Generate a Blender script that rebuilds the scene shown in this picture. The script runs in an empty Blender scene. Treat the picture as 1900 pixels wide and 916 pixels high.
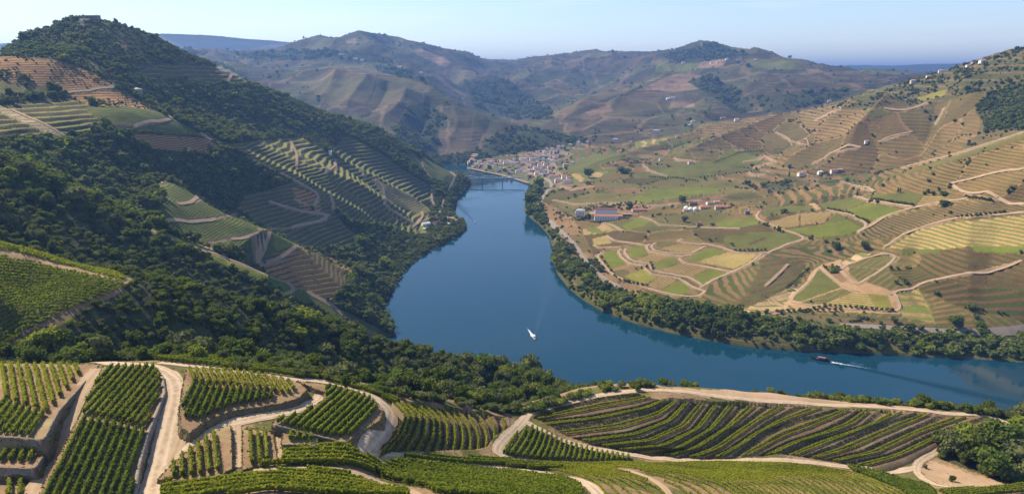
import bpy, bmesh, math, random
import numpy as np
from mathutils import Vector
R = math.radians
rng = np.random.default_rng(7)
random.seed(7)
SC = bpy.context.scene
COL = SC.collection

# ------------------------------------------------------------------ camera
FPX, PITCH, HC = 1265.0, R(14.1), 300.0      # focal length in pixels of the 1900 px frame, downward pitch, height over the river
cam = bpy.data.cameras.new('camera'); cam.sensor_width = 36.0; cam.lens = 36.0 * FPX / 1900.0
cam.clip_start = 1.0; cam.clip_end = 60000.0
camo = bpy.data.objects.new('camera', cam); COL.objects.link(camo)
camo.location = (0, 0, HC); camo.rotation_euler = (R(90) - PITCH, 0, 0)
SC.camera = camo

# ------------------------------------------------------------------ sky, sun, exposure
SUN_EL, SUN_AZ = R(46), R(-60)               # azimuth measured from +Y (view direction), negative = left
wd = bpy.data.worlds.new('World'); SC.world = wd; wd.use_nodes = True
nt = wd.node_tree; nt.nodes.clear()
sky = nt.nodes.new('ShaderNodeTexSky'); sky.sky_type = 'NISHITA'; sky.sun_disc = False
sky.sun_elevation = SUN_EL; sky.sun_rotation = SUN_AZ
sky.altitude = 400; sky.air_density = 1.0; sky.dust_density = 0.3; sky.ozone_density = 2.0
HAZE = 9.5e-5
bg = nt.nodes.new('ShaderNodeBackground'); bg.inputs[1].default_value = 0.112
out = nt.nodes.new('ShaderNodeOutputWorld')
tint = nt.nodes.new('ShaderNodeMix'); tint.data_type = 'RGBA'; tint.blend_type = 'MULTIPLY'; tint.inputs[0].default_value = 1.0; tint.inputs[7].default_value = (1.0, .96, 1.02, 1)
nt.links.new(sky.outputs[0], tint.inputs[6])
# thin streaks of high cloud
tc_ = nt.nodes.new('ShaderNodeTexCoord'); mpn = nt.nodes.new('ShaderNodeMapping'); mpn.inputs['Scale'].default_value = (3, 3, 34); mpn.inputs['Location'].default_value = (.7, 0, .4); nt.links.new(tc_.outputs['Generated'], mpn.inputs[0])
nzc = nt.nodes.new('ShaderNodeTexNoise'); nzc.inputs['Scale'].default_value = 1.6; nzc.inputs['Detail'].default_value = 6; nt.links.new(mpn.outputs[0], nzc.inputs[0])
mr = nt.nodes.new('ShaderNodeMapRange'); mr.inputs['From Min'].default_value = .52; mr.inputs['From Max'].default_value = .8; mr.inputs['To Max'].default_value = .25; nt.links.new(nzc.outputs[0], mr.inputs[0])
cm = nt.nodes.new('ShaderNodeMix'); cm.data_type = 'RGBA'; cm.inputs[7].default_value = (7.5, 7.2, 7.0, 1); nt.links.new(mr.outputs[0], cm.inputs[0]); nt.links.new(tint.outputs[2], cm.inputs[6])
nt.links.new(cm.outputs[2], bg.inputs[0]); nt.links.new(bg.outputs[0], out.inputs[0])
sl = bpy.data.lights.new('sun', 'SUN'); sl.energy = 5.0; sl.angle = R(0.55); sl.color = (1.0, 0.86, 0.64)
so = bpy.data.objects.new('sun', sl); COL.objects.link(so); so.location = (-500, 600, 900)
sd = Vector((math.sin(SUN_AZ) * math.cos(SUN_EL), math.cos(SUN_AZ) * math.cos(SUN_EL), math.sin(SUN_EL)))
so.rotation_euler = sd.to_track_quat('Z', 'Y').to_euler()
SC.view_settings.view_transform = 'Standard'; SC.view_settings.look = 'None'
SC.view_settings.exposure = 0.74; SC.view_settings.gamma = 1.0; SC.view_settings.use_curve_mapping = False
cy = SC.cycles
cy.use_denoising = True; cy.max_bounces = 5; cy.diffuse_bounces = 2; cy.glossy_bounces = 2; cy.transmission_bounces = 2
cy.volume_bounces = 0; cy.transparent_max_bounces = 4; cy.caustics_reflective = False; cy.caustics_refractive = False

# ------------------------------------------------------------------ helpers: pixels <-> world
cp, sp_ = math.cos(PITCH), math.sin(PITCH)
def ray(u, v):
    x = (np.asarray(u, float) - 950) / FPX; y = (458 - np.asarray(v, float)) / FPX
    X = x; Y = cp + y * sp_; Z = -sp_ + y * cp
    r = np.hypot(X, Y)
    return np.arctan2(X, Y), Z / r           # azimuth, tangent of elevation
def px(x, y, z):
    dz = z - HC
    dep = y * cp - dz * sp_; up = y * sp_ + dz * cp
    dep = np.maximum(dep, 1e-3)
    return 950 + FPX * x / dep, 458 - FPX * up / dep
def pz(u, v, z):                             # pixel -> point on the level z
    a, e = ray(u, v); d = (z - HC) / e
    return d * np.sin(a), d * np.cos(a)

def hash2(i, j, s):
    n = (i * 374761393 + j * 668265263 + s * 1442695041) & 0xffffffff
    n = ((n ^ (n >> 13)) * 1274126177) & 0xffffffff
    return ((n ^ (n >> 16)) & 0xffff) / 65535.0
def vnoise(x, y, s=0):
    xi = np.floor(x).astype(np.int64); yi = np.floor(y).astype(np.int64)
    fx = x - xi; fy = y - yi
    fx = fx * fx * fx * (fx * (fx * 6 - 15) + 10); fy = fy * fy * fy * (fy * (fy * 6 - 15) + 10)
    a = hash2(xi, yi, s); b = hash2(xi + 1, yi, s); c = hash2(xi, yi + 1, s); d = hash2(xi + 1, yi + 1, s)
    return (a + (b - a) * fx) * (1 - fy) + (c + (d - c) * fx) * fy
def fbm(x, y, s=0, o=4):
    t = 0; a = 0.5; n = 0
    for k in range(o):
        t = t + a * vnoise(x, y, s + k * 17); n += a; a *= 0.5; x = x * 2.03 + 11.3; y = y * 2.03 - 7.7
    return t / n
def sstep(a, b, x):
    t = np.clip((x - a) / (b - a), 0, 1); return t * t * (3 - 2 * t)

# ------------------------------------------------------------------ the land: crest, flank and valley lines
# (u, v, distance[, level]) ; distance None -> from level
LV = []
def L(pts, step=28):
    P = []
    for p in pts:
        a, e = ray(p[0], p[1])
        d = p[2] if p[2] is not None else (p[3] - HC) / e
        P.append((p[0], a, float(e), math.log(d)))
    _dens(P, step)
def H(pts, step=40):                          # (u, distance, level): ground hidden from the camera
    P = []
    for u, d, z in pts:
        a, _ = ray(u, 300)
        P.append((u, a, (z - HC) / d, math.log(d)))
    _dens(P, step)
def _dens(P, step):
    for i in range(len(P) - 1):
        n = max(1, int(abs(P[i + 1][0] - P[i][0]) / step))
        for k in range(n):
            t = k / n
            LV.append([P[i][j] + (P[i + 1][j] - P[i][j]) * t for j in (1, 2, 3)])
    LV.append(list(P[-1][1:]))

# foreground spur
H([(-250, 70, 212), (950, 60, 214), (2150, 75, 190)], 200)
H([(-250, 130, 205), (300, 120, 204), (700, 115, 203), (1000, 115, 200), (1300, 120, 186), (1600, 135, 166), (2150, 150, 150)], 100)
L([(-200, 920, None, 199), (0, 916, None, 198.5), (200, 916, None, 197), (300, 916, None, 196), (500, 916, None, 199), (700, 916, None, 194), (850, 916, None, 190), (1000, 916, None, 184), (1200, 916, None, 172), (1400, 916, None, 160), (1600, 916, None, 147), (1740, 916, None, 137), (1900, 916, None, 130), (2100, 920, None, 128)])
L([(0, 800, None, 202), (150, 800, None, 200.5), (330, 790, None, 199.5), (450, 800, None, 198), (560, 800, None, 196), (640, 805, None, 194.5), (690, 815, None, 192)], 40)
L([(700, 850, None, 188), (760, 850, None, 183), (840, 853, None, 174), (920, 850, None, 164), (1000, 850, None, 153)], 40)
L([(720, 765, None, 189), (790, 770, None, 179), (870, 780, None, 166), (950, 785, None, 154)], 30)
L([(990, 784, None, 150), (1101, 824, None, 143), (1210, 845, None, 138), (1306, 852, None, 135), (1420, 848, None, 132), (1530, 856, None, 127.5), (1640, 872, None, 123.5)], 40)
L([(1150, 862, None, 150), (1300, 876, None, 147), (1450, 880, None, 143), (1600, 892, None, 137)], 50)
L([(1640, 872, None, 123), (1700, 850, None, 122.5), (1760, 820, None, 122.5), (1840, 803, None, 123), (1950, 800, None, 122)], 30)
L([(1700, 880, None, 123), (1780, 880, None, 122), (1900, 880, None, 120), (2050, 880, None, 118)], 50)
L([(-200, 680, None, 204), (0, 684, None, 204), (100, 676, None, 203.5), (200, 672, None, 203), (300, 670, None, 203), (400, 676, None, 202), (500, 690, None, 200), (600, 705, None, 195), (700, 728, None, 188.5), (760, 738, None, 180.5), (800, 745, None, 174.5), (850, 753, None, 166.5), (900, 762, None, 158.5), (940, 769, None, 154), (980, 768, None, 151), (1000, 765, None, 151), (1060, 746, None, 150.3), (1120, 731, None, 150), (1190, 722, None, 149.5), (1240, 718, None, 146.5), (1300, 720, None, 142.5), (1400, 728, None, 137), (1500, 740, None, 133.5), (1600, 749, None, 131), (1700, 756, None, 128.5), (1800, 765, None, 125.7), (1870, 776, None, 123.8), (2000, 798, None, 123)])
L([(1250, 765, None, 146), (1300, 790, None, 140), (1420, 775, None, 137), (1420, 815, None, 134)], 50)
L([(1560, 780, None, 132), (1600, 820, None, 128.5), (1720, 800, None, 127)], 50)
# back slope of the foreground spur, dropping to the ravine and the river
H([(-200, 315, 184), (0, 303, 188), (100, 296, 188), (200, 294, 185), (300, 305, 178)], 50)
H([(1060, 380, 110), (1150, 365, 122), (1300, 372, 120), (1500, 400, 110), (1700, 430, 104), (1900, 462, 98), (2100, 490, 95)], 60)
H([(1000, 520, 30), (1150, 510, 18), (1300, 515, 14), (1500, 540, 8), (1700, 570, 6), (1900, 595, 6), (2100, 620, 6)], 60)
H([(1150, 590, -4), (1500, 610, -4), (1800, 640, -4), (2100, 680, -4)], 90)
# ravine and spur E (wood in front of the river)
L([(250, 662, None, 176), (400, 668, None, 161), (500, 684, None, 144), (600, 704, None, 128), (700, 722, None, 111), (800, 735, None, 103), (900, 757, None, 94), (1000, 768, None, 93)])
L([(40, 600, 340), (120, 590, 345), (200, 600, 350), (300, 600, 360), (400, 615, 382), (500, 635, 400), (600, 655, 418), (700, 680, 425), (800, 700, 425), (900, 728, 420)], 40)
L([(0, 640, 335), (60, 600, 340), (130, 570, 352), (200, 540, 370), (245, 520, 390), (300, 530, 400), (400, 557, 415), (500, 577, 435), (600, 602, 450), (700, 632, 455), (800, 663, 455), (900, 690, 445), (1000, 708, 430), (1050, 726, 410)])
L([(0, 545, 362), (120, 515, 378), (0, 480, 388), (-150, 500, 370)], 60)
L([(-200, 440, 400), (0, 455, 402), (60, 470, 402), (120, 488, 400), (200, 508, 397), (245, 518, 395)], 30)
H([(-200, 460, 190), (0, 460, 190), (100, 460, 185), (200, 455, 180), (300, 465, 165), (400, 480, 145), (500, 500, 122), (600, 520, 92), (700, 535, 62), (780, 560, 30), (850, 570, 5), (1000, 560, 2)])
# spur D
L([(-200, 425, 510), (0, 430, 525), (100, 465, 525), (200, 500, 540), (300, 520, 560), (400, 540, 580), (500, 568, 592), (600, 592, 640)])
L([(0, 360, 585), (100, 400, 585), (200, 445, 590), (300, 475, 600), (400, 510, 610)], 50)
L([(-200, 230, 640), (0, 292, 650), (100, 336, 645), (200, 386, 640), (250, 412, 640), (300, 432, 640), (360, 462, 640), (400, 475, 640), (450, 492, 645), (500, 512, 650), (540, 532, 660), (600, 560, 670), (650, 583, 680), (700, 612, 695), (740, 635, 712)])
H([(-200, 730, 215), (0, 720, 212), (100, 715, 205), (200, 690, 182), (300, 690, 158), (400, 700, 125), (500, 712, 88), (600, 720, 58), (680, 735, 34)])
# spur C
L([(250, 402, 735), (300, 418, 738), (350, 440, 740), (400, 464, 740), (450, 484, 740), (500, 508, 742), (550, 530, 742), (600, 553, 745), (650, 580, 760), (700, 598, 790)])
L([(300, 378, 790), (400, 424, 800), (500, 468, 805), (600, 515, 815)], 50)
L([(285, 336, 880), (310, 342, 862), (350, 362, 855), (400, 388, 860), (450, 410, 865), (500, 432, 870), (550, 455, 880), (600, 478, 890), (655, 508, 900)])
H([(320, 915, 178), (400, 925, 128), (500, 935, 85), (600, 945, 46), (660, 960, 28)])
L([(680, 545, 870), (720, 545, 935), (700, 520, 930)], 30)
# the long left flank A
L([(-200, 270, 800), (0, 280, 800), (100, 320, 795), (200, 368, 790), (250, 358, 850), (300, 330, 960), (350, 350, 990), (400, 374, 1000), (500, 422, 1010), (600, 468, 1015), (700, 478, 1085), (760, 455, 1200)])
L([(-200, 190, 950), (0, 205, 950), (100, 216, 950), (200, 240, 960), (300, 250, 1020), (400, 263, 1110), (450, 285, 1120), (503, 311, 1130), (563, 336, 1150), (622, 371, 1170), (700, 412, 1230), (770, 425, 1320)])
L([(-200, 145, 1050), (0, 155, 1050), (100, 162, 1080), (200, 172, 1090), (250, 185, 1130), (300, 198, 1190), (400, 222, 1290), (500, 262, 1300), (604, 318, 1270), (690, 361, 1330), (765, 408, 1380), (820, 400, 1450)])
L([(-200, 120, 1120), (0, 112, 1120), (100, 112, 1135), (150, 130, 1140), (200, 142, 1160), (300, 155, 1290), (400, 190, 1400), (500, 222, 1490), (600, 264, 1520), (700, 316, 1540), (786, 370, 1540), (840, 375, 1600)])
L([(0, 108, 1220), (100, 95, 1250), (200, 95, 1280), (300, 118, 1380)], 60)
L([(-200, 150, 1280), (0, 104, 1330), (50, 70, 1400), (100, 48, 1440), (150, 37, 1460), (185, 37, 1460), (240, 53, 1465), (300, 78, 1490), (400, 124, 1570), (500, 168, 1660), (600, 208, 1750), (700, 243, 1850), (760, 277, 1920), (800, 300, 1990), (850, 326, 2080)])
H([(-200, 1600, 220), (0, 1650, 230), (200, 1750, 250), (400, 1850, 190), (600, 2050, 70), (700, 2150, 5), (800, 2230, -5), (850, 2260, -5)])
# right bank plain and hills
L([(1050, 525, None, 12), (1100, 545, None, 11), (1200, 572, None, 12), (1300, 588, None, 12), (1400, 596, None, 14), (1500, 600, None, 15), (1600, 602, None, 15), (1700, 605, None, 15), (1800, 606, None, 16), (1950, 606, None, 17), (2150, 610, None, 18)])
L([(1050, 480, None, 15), (1200, 505, None, 20), (1300, 510, None, 22), (1400, 515, None, 30), (1500, 505, None, 37), (1600, 520, None, 38), (1700, 520, None, 45), (1800, 520, None, 52), (1950, 520, None, 64), (2150, 520, None, 75)])
L([(1050, 430, None, 19), (1100, 450, None, 20), (1200, 430, None, 32), (1300, 430, None, 33), (1400, 440, None, 43), (1500, 450, None, 47), (1600, 450, None, 58), (1700, 450, None, 68), (1800, 440, None, 86), (1950, 430, None, 108), (2150, 420, None, 130)])
L([(1020, 370, None, 20), (1100, 380, None, 29), (1200, 370, None, 36), (1300, 380, None, 41), (1400, 380, None, 52), (1500, 400, None, 64), (1600, 400, None, 79), (1700, 380, None, 105), (1800, 360, None, 130), (1950, 340, None, 160), (2150, 310, None, 190)])
L([(1430, 380, 1450), (1500, 363, 1500), (1560, 348, 1520), (1600, 340, 1510), (1640, 330, 1495), (1700, 312, 1445), (1800, 281, 1395), (1900, 250, 1345), (2150, 190, 1300)])
H([(1520, 1610, 76), (1600, 1600, 84), (1700, 1560, 110), (1800, 1510, 148), (1900, 1460, 176), (2150, 1430, 235)])
L([(1100, 350, 1650), (1200, 325, 1820), (1300, 320, 1850), (1400, 315, 1870), (1500, 335, 1730), (1600, 325, 1700), (1700, 300, 1660), (1800, 268, 1600), (1950, 225, 1540), (2150, 160, 1520)])
L([(1080, 300, 2100), (1200, 275, 2250), (1300, 265, 2250), (1400, 258, 2200), (1500, 270, 2020), (1600, 250, 1940), (1700, 220, 1900), (1800, 190, 1830), (1950, 140, 1830), (2150, 90, 1830)])
L([(1070, 264, 2550), (1150, 257, 2650), (1250, 238, 2750), (1330, 224, 2750), (1400, 217, 2600), (1450, 212, 2500), (1500, 203, 2400), (1560, 188, 2330), (1620, 170, 2280), (1700, 149, 2240), (1760, 130, 2180), (1800, 118, 2120), (1850, 103, 2080), (1900, 91, 2050), (2150, 50, 2050)])
H([(1330, 2950, 110), (1400, 2900, 115), (1500, 2750, 135), (1600, 2700, 165), (1700, 2750, 190), (1800, 2700, 230), (1950, 2600, 250), (2150, 2600, 260)])
# village flat
L([(880, 312, None, 3), (940, 325, None, 4), (985, 338, None, 6), (1000, 320, None, 14)], 20)
L([(870, 303, 2330), (900, 300, 2350), (950, 292, 2420), (1000, 283, 2480), (1040, 272, 2520)], 25)
# far hills
L([(740, 262, 2450), (800, 288, 2440), (830, 300, 2400)], 30)
L([(700, 205, 2750), (800, 225, 2700), (900, 258, 2560), (960, 270, 2560)], 40)
L([(420, 118, 3900), (500, 128, 3700), (600, 132, 3500), (700, 137, 3300), (780, 158, 3100), (850, 188, 2950), (900, 213, 2830), (960, 231, 2750), (1020, 248, 2680), (1075, 260, 2650)])
L([(400, 150, 3000), (500, 175, 3000), (600, 200, 2900)], 60)
H([(500, 4100, 330), (700, 3700, 270), (800, 3500, 200), (900, 3200, 90), (1000, 3050, 50), (1080, 3000, 60)])
L([(960, 215, 3700), (1030, 222, 3200), (1100, 240, 2950), (1200, 216, 3100), (1300, 208, 3050), (1400, 207, 3200), (1500, 196, 3200), (1600, 172, 3400), (1700, 152, 3500)])
L([(700, 112, 4300), (800, 136, 4300), (900, 165, 4400), (1000, 170, 4600), (1100, 175, 4300), (1200, 160, 4200), (1300, 150, 4100), (1400, 145, 3900), (1500, 152, 3800), (1600, 152, 3900)])
L([(330, 104, 5500), (400, 102, 5300), (450, 103, 5200), (500, 99, 5100), (540, 89, 5000), (590, 76, 4950), (620, 81, 4950), (655, 68, 5000), (690, 70, 5000), (760, 80, 5200), (830, 95, 5400), (900, 113, 5700), (940, 117, 6000), (1000, 112, 6300), (1100, 99, 6200), (1190, 104, 6000), (1230, 100, 5600), (1310, 83, 5300), (1380, 101, 5200), (1440, 98, 4600), (1500, 119, 4500), (1560, 134, 4500), (1640, 141, 4400), (1750, 150, 4300), (1950, 150, 4300)])
H([(-250, 7000, 250), (500, 6900, 250), (900, 7800, 300), (1300, 7500, 260), (2150, 7000, 200)], 120)
L([(-200, 110, 8500), (250, 84, 8500), (320, 82, 8500), (380, 85, 8500), (440, 89, 8500), (500, 97, 8500), (700, 110, 8500)], 50)
L([(1300, 128, 12000), (1450, 128, 12000), (1540, 124, 12000), (1600, 122, 12000), (1650, 123, 12000), (1720, 120, 12000), (1770, 119, 12000), (2150, 126, 12000)], 50)
H([(-250, 16000, 250), (900, 16000, 250), (2150, 16000, 250)], 150)
H([(-250, 22000, 100), (900, 22000, 100), (2150, 22000, 100)], 200)

AS = 2.2                                     # azimuth weight against ln(distance)
C = np.array(LV); CX = C[:, 0] * AS; CYY = C[:, 2]; CE = C[:, 1]
def tps(X, Y, E, lam):
    n = len(X)
    D2 = (X[:, None] - X) ** 2 + (Y[:, None] - Y) ** 2
    K = 0.5 * D2 * np.log(D2 + 1e-12) + lam * np.eye(n)
    A = np.zeros((n + 3, n + 3)); A[:n, :n] = K
    A[:n, n] = 1; A[:n, n + 1] = X; A[:n, n + 2] = Y; A[n:, :n] = A[:n, n:].T
    return np.linalg.solve(A, np.concatenate([E, np.zeros(3)]))
W = tps(CX, CYY, CE, 2e-5)
A0, A1, NA = R(-47), R(47), 380
D0, D1, ND = math.log(40.0), math.log(24000.0), 620
ga = np.linspace(A0, A1, NA); gd = np.linspace(D0, D1, ND)
E0 = np.zeros((NA, ND), np.float64)
for i in range(NA):
    D2 = (ga[i] * AS - CX)[None, :] ** 2 + (gd[:, None] - CYY) ** 2
    E0[i] = (0.5 * D2 * np.log(D2 + 1e-12)) @ W[:len(CX)] + W[-3] + W[-2] * ga[i] * AS + W[-1] * gd
def cub(f):
    f2 = f * f; f3 = f2 * f
    return (-.5 * f + f2 - .5 * f3, 1 - 2.5 * f2 + 1.5 * f3, .5 * f + 2 * f2 - 1.5 * f3, -.5 * f2 + .5 * f3)
def sampE(a, l):
    fa = np.clip((a - A0) / (A1 - A0) * (NA - 1), 1, NA - 2.001); fl = np.clip((l - D0) / (D1 - D0) * (ND - 1), 1, ND - 2.001)
    ia = np.floor(fa).astype(int); il = np.floor(fl).astype(int)
    wa = cub(fa - ia); wl = cub(fl - il); r = 0
    ia = np.clip(ia, 1, NA - 3); il = np.clip(il, 1, ND - 3)
    for p in range(4):
        s = 0
        for q in range(4):
            s = s + wl[q] * E0[ia + p - 1, il + q - 1]
        r = r + wa[p] * s
    return r

def segdist(x, y, pts):                      # distance to a polyline and position along it
    best = np.full(x.shape, 1e9); par = np.zeros(x.shape)
    acc = 0.0
    for i in range(len(pts) - 1):
        x0, y0 = pts[i][:2]; x1, y1 = pts[i + 1][:2]
        dx, dy = x1 - x0, y1 - y0; l2 = dx * dx + dy * dy + 1e-9
        t = np.clip(((x - x0) * dx + (y - y0) * dy) / l2, 0, 1)
        d = np.hypot(x - x0 - t * dx, y - y0 - t * dy)
        m = d < best; best[m] = d[m]; par[m] = acc + t[m] * math.sqrt(l2)
        acc += math.sqrt(l2)
    return best, par
def inpoly(x, y, poly):
    c = np.zeros(x.shape, bool); n = len(poly)
    for i in range(n):
        x0, y0 = poly[i][:2]; x1, y1 = poly[(i + 1) % n][:2]
        if y0 == y1: continue
        c ^= ((y0 > y) != (y1 > y)) & (x < (x1 - x0) * (y - y0) / (y1 - y0) + x0)
    return c

# the river outline on the water level
LB = [(600, 640), (735, 622), (716, 590), (710, 568), (722, 548), (735, 530), (748, 508), (765, 490), (785, 474), (805, 463), (838, 446), (864, 428), (862, 414), (845, 405), (842, 388), (846, 372), (862, 356), (872, 342), (868, 332), (852, 324), (836, 318)]
RB = [(812, 305), (840, 304), (868, 306), (876, 313), (905, 320), (930, 325), (958, 333), (985, 341), (988, 352), (975, 370), (973, 388), (982, 402), (1000, 416), (1018, 436), (1026, 458), (1026, 485), (1036, 510), (1056, 535), (1082, 556), (1120, 578), (1180, 600), (1250, 618), (1320, 632), (1400, 645), (1500, 652), (1600, 655), (1700, 660), (1800, 664), (1900, 672), (2100, 690)]
river = [tuple(map(float, pz(u, v, 0))) for u, v in LB]
river += [(-330.0, 2300.0)] + [tuple(map(float, pz(u, v, 0))) for u, v in RB]
def polar(u, d):
    a, _ = ray(u, 300); return (d * math.sin(a), d * math.cos(a))
river += [polar(u, d) for u, d in ((2150, 645), (1900, 612), (1700, 586), (1500, 556), (1300, 535), (1150, 532), (1050, 550), (980, 570), (900, 590), (850, 600), (790, 615), (745, 650))]
def river_clip(x, y, z):
    # vectorised distance for the points near the river only
    m = (y < 2420) & (y > 250) & (z < 120)
    zz = z.copy()
    if m.any():
        xs, ys = x[m], y[m]
        dd, _ = segdist(xs, ys, river + [river[0]])
        ins = inpoly(xs, ys, river)
        zi = z[m]
        dist = np.hypot(xs, ys)
        lo = np.minimum(0.35 + dd * 0.22, 3.0); hi = 1.2 + dd * 0.95
        zo = np.minimum(np.maximum(zi, lo), hi)
        zz[m] = np.where(ins, -0.3 - np.minimum(dd * 0.3, 6), zo)
    return zz

BUMPS = []                                   # (plan polyline, height, width): spur crests (+) and gullies (-)
def relief(x, y, d, z):
    add = np.zeros_like(z)
    far = sstep(2300, 3600, d)
    if (far > 0).any():
        n = fbm(x / 620 + 3, y / 760, 5, 5); r = 1 - np.abs(2 * n - 1) * 2.2
        add += far * (r * 55 - 22) * sstep(60, 260, z) * (1 - 0.8 * sstep(6500, 9000, d))
    mid = sstep(380, 700, d)
    add += mid * (fbm(x / 130, y / 130, 9, 4) - .5) * 13 * sstep(8, 60, z) * np.where((x > -60) & (d < 1900), .4, 1)
    add += sstep(180, 400, d) * (fbm(x / 24, y / 24, 12, 3) - .5) * 2.2 * sstep(4, 20, z)
    return add
def height(x, y):
    x = np.asarray(x, float); y = np.asarray(y, float)
    d = np.hypot(x, y); a = np.arctan2(x, y)
    z = HC + sampE(a, np.log(np.maximum(d, 41))) * d
    z = z + relief(x, y, d, z)
    for pts, hgt, w in BUMPS:
        bx = [p[0] for p in pts]; by = [p[1] for p in pts]
        m = (x > min(bx) - 3 * w) & (x < max(bx) + 3 * w) & (y > min(by) - 3 * w) & (y < max(by) + 3 * w)
        if m.any():
            dd, par = segdist(x[m], y[m], pts)
            tot = sum(math.dist(pts[i], pts[i + 1]) for i in range(len(pts) - 1))
            endf = np.minimum(1, np.minimum(par, tot - par) / w + .15)
            z[m] += hgt * np.exp(-(np.sqrt(dd * dd + 9) - 3) / w) * endf
    return river_clip(x, y, z)
def pick(us, vs, fn=None, dmin=70, dmax=16000, ns=900):   # pixels -> points on the land
    us = np.atleast_1d(np.asarray(us, float)); vs = np.atleast_1d(np.asarray(vs, float))
    a, e = ray(us, vs); fn = fn or height
    l = np.linspace(math.log(dmin), math.log(dmax), ns)
    d = np.exp(l)[None, :].repeat(len(us), 0)
    x = d * np.sin(a)[:, None]; y = d * np.cos(a)[:, None]
    z = fn(x.ravel(), y.ravel()).reshape(x.shape)
    z = np.maximum(z, 0)
    g = z - (HC + e[:, None] * d)
    hit = g > 0; idx = np.where(hit.any(1), hit.argmax(1), ns - 1); idx = np.maximum(idx, 1)
    r = np.arange(len(us))
    g0 = g[r, idx - 1]; g1 = g[r, idx]; t = np.clip(-g0 / (g1 - g0 + 1e-9), 0, 1)
    dd = np.exp(l[idx - 1] + (l[idx] - l[idx - 1]) * t)
    X = dd * np.sin(a); Y = dd * np.cos(a)
    return X, Y, np.where(hit.any(1), HC + e * dd, fn(X, Y))
def ridge(pix, hgt, w):
    u = [p[0] for p in pix]; v = [p[1] for p in pix]
    X, Y, _ = pick(u, v)
    BUMPS_NEW.append((list(zip(X.tolist(), Y.tolist())), hgt, w))
BUMPS_NEW = []
# ------------------------------------------------------------------ ground cover: fields, terraces, woods
# name: (plant colour, soil colour or painted riser shade, kind, step or spacing in m, soil share, relief share)
K = {
 'wood':     ((.045, .055, .022), (.10, .075, .045), 'z', 6.0, .1, 0),
 'grove':    ((.06, .06, .03), (.12, .09, .05), 'z', 6.0, .1, 0),
 'scrub':    ((.06, .07, .03), (.13, .10, .06), 'z', 6.0, .25, 0),
 'orange':   ((.34, .19, .08), (.17, .11, .045), 'z', 3.0, .42, .5),
 'bank':     ((.075, .08, .032), (.15, .11, .06), 'z', 6.0, .2, 0),
 'terrdry':  ((.078, .086, .024), (.175, .120, .060), 'z', 2.8, .40, 1.2),
 'terrtan':  ((.098, .084, .032), (.195, .135, .072), 'z', 2.6, .42, 1.1),
 'terrgrn':  ((.105, .125, .032), (.25, .185, .09), 'z', 3.4, .35, 1),
 'terrlt':   ((.125, .15, .035), (.29, .215, .115), 'z', 2.6, .38, 1),
 'terrdk':   ((.055, .068, .020), (.15, .105, .06), 'z', 3.6, .45, 1.1),
 'terror':   ((.075, .075, .025), (.36, .20, .085), 'z', 5.0, .5, 1.1),
 'terrsoil': ((.14, .16, .05), (.42, .31, .20), 'z', 3.0, .6, 1),
 'field':    ((.085, .105, .026), (.12, .11, .040), 0.3, 2.6, .3, 0),
 'fieldbr':  ((.105, .135, .022), (.135, .145, .032), 0.9, 2.6, .3, 0),
 'fieldye':  ((.165, .170, .032), (.19, .165, .05), 1.3, 2.6, .3, 0),
 'fieldol':  ((.10, .108, .032), (.155, .125, .055), 0.2, 3.0, .35, 0),
 'rowsbr':   ((.12, .11, .035), (.29, .20, .115), 0.35, 5.2, .42, 0),
 'rowsli':   ((.16, .165, .035), (.33, .24, .13), 1.15, 5.6, .5, 0),
 'vine_e':   ((.10, .12, .03), (.20, .15, .08), 'z', 1.15, .42, .55),
 'soil':     ((.33, .225, .135), (.27, .18, .105), 'z', 9.0, .3, 0),
 'redsoil':  ((.20, .135, .075), (.12, .10, .045), 'z', 7.0, .35, 0),
 'town':     ((.10, .105, .05), (.20, .165, .115), 'z', 5.0, .4, 0),
 'far':      ((.038, .044, .022), (.070, .055, .035), 'z', 4.0, .3, .25),
 'farlt':    ((.075, .066, .036), (.115, .088, .058), 'z', 3.6, .35, .5),
 'fartan':   ((.19, .14, .095), (.16, .115, .078), 'z', 7.0, .3, .2),
 'farwood':  ((.036, .044, .02), (.045, .048, .026), 'z', 9.0, .1, 0),
 'terrL':    ((.17, .19, .042), (.10, .078, .038), 'z', 4.6, .42, 1.25),  # second colour is darkened to paint the shade on the risers
 'terrLD':   ((.17, .20, .045), (.115, .085, .045), 'z', 5.2, .42, 1.35),
 'fieldL':   ((.115, .14, .028), (.065, .07, .022), 'z', 1.7, .38, .5),
 'checker':  ((.16, .12, .062), (.10, .085, .038), 'z', 2.0, .5, .4),
 'bankcut_shade':  ((.115, .080, .050), (.075, .060, .035), 'z', 3.0, .4, 0),  # bare earth of the track cut, with its shade put into the colour
 'front':    ((.24, .165, .09), (.11, .105, .035), 'z', 9.0, .45, 0),
}
KN = list(K); KI = {k: i for i, k in enumerate(KN)}
IW, IH = 1900, 916
LAB = np.full((IH, IW), -1, np.int16)
def fillpoly(arr, pts, val):
    us = [p[0] for p in pts]; vs = [p[1] for p in pts]
    u0, u1 = max(0, int(min(us))), min(IW, int(max(us)) + 2); v0, v1 = max(0, int(min(vs))), min(IH, int(max(vs)) + 2)
    if u1 <= u0 or v1 <= v0: return
    gu, gv = np.meshgrid(np.arange(u0, u1) + .5, np.arange(v0, v1) + .5)
    m = inpoly(gu, gv, pts)
    arr[v0:v1, u0:u1][m] = val
def F(kind, *pts): fillpoly(LAB, pts, KI[kind])
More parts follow.
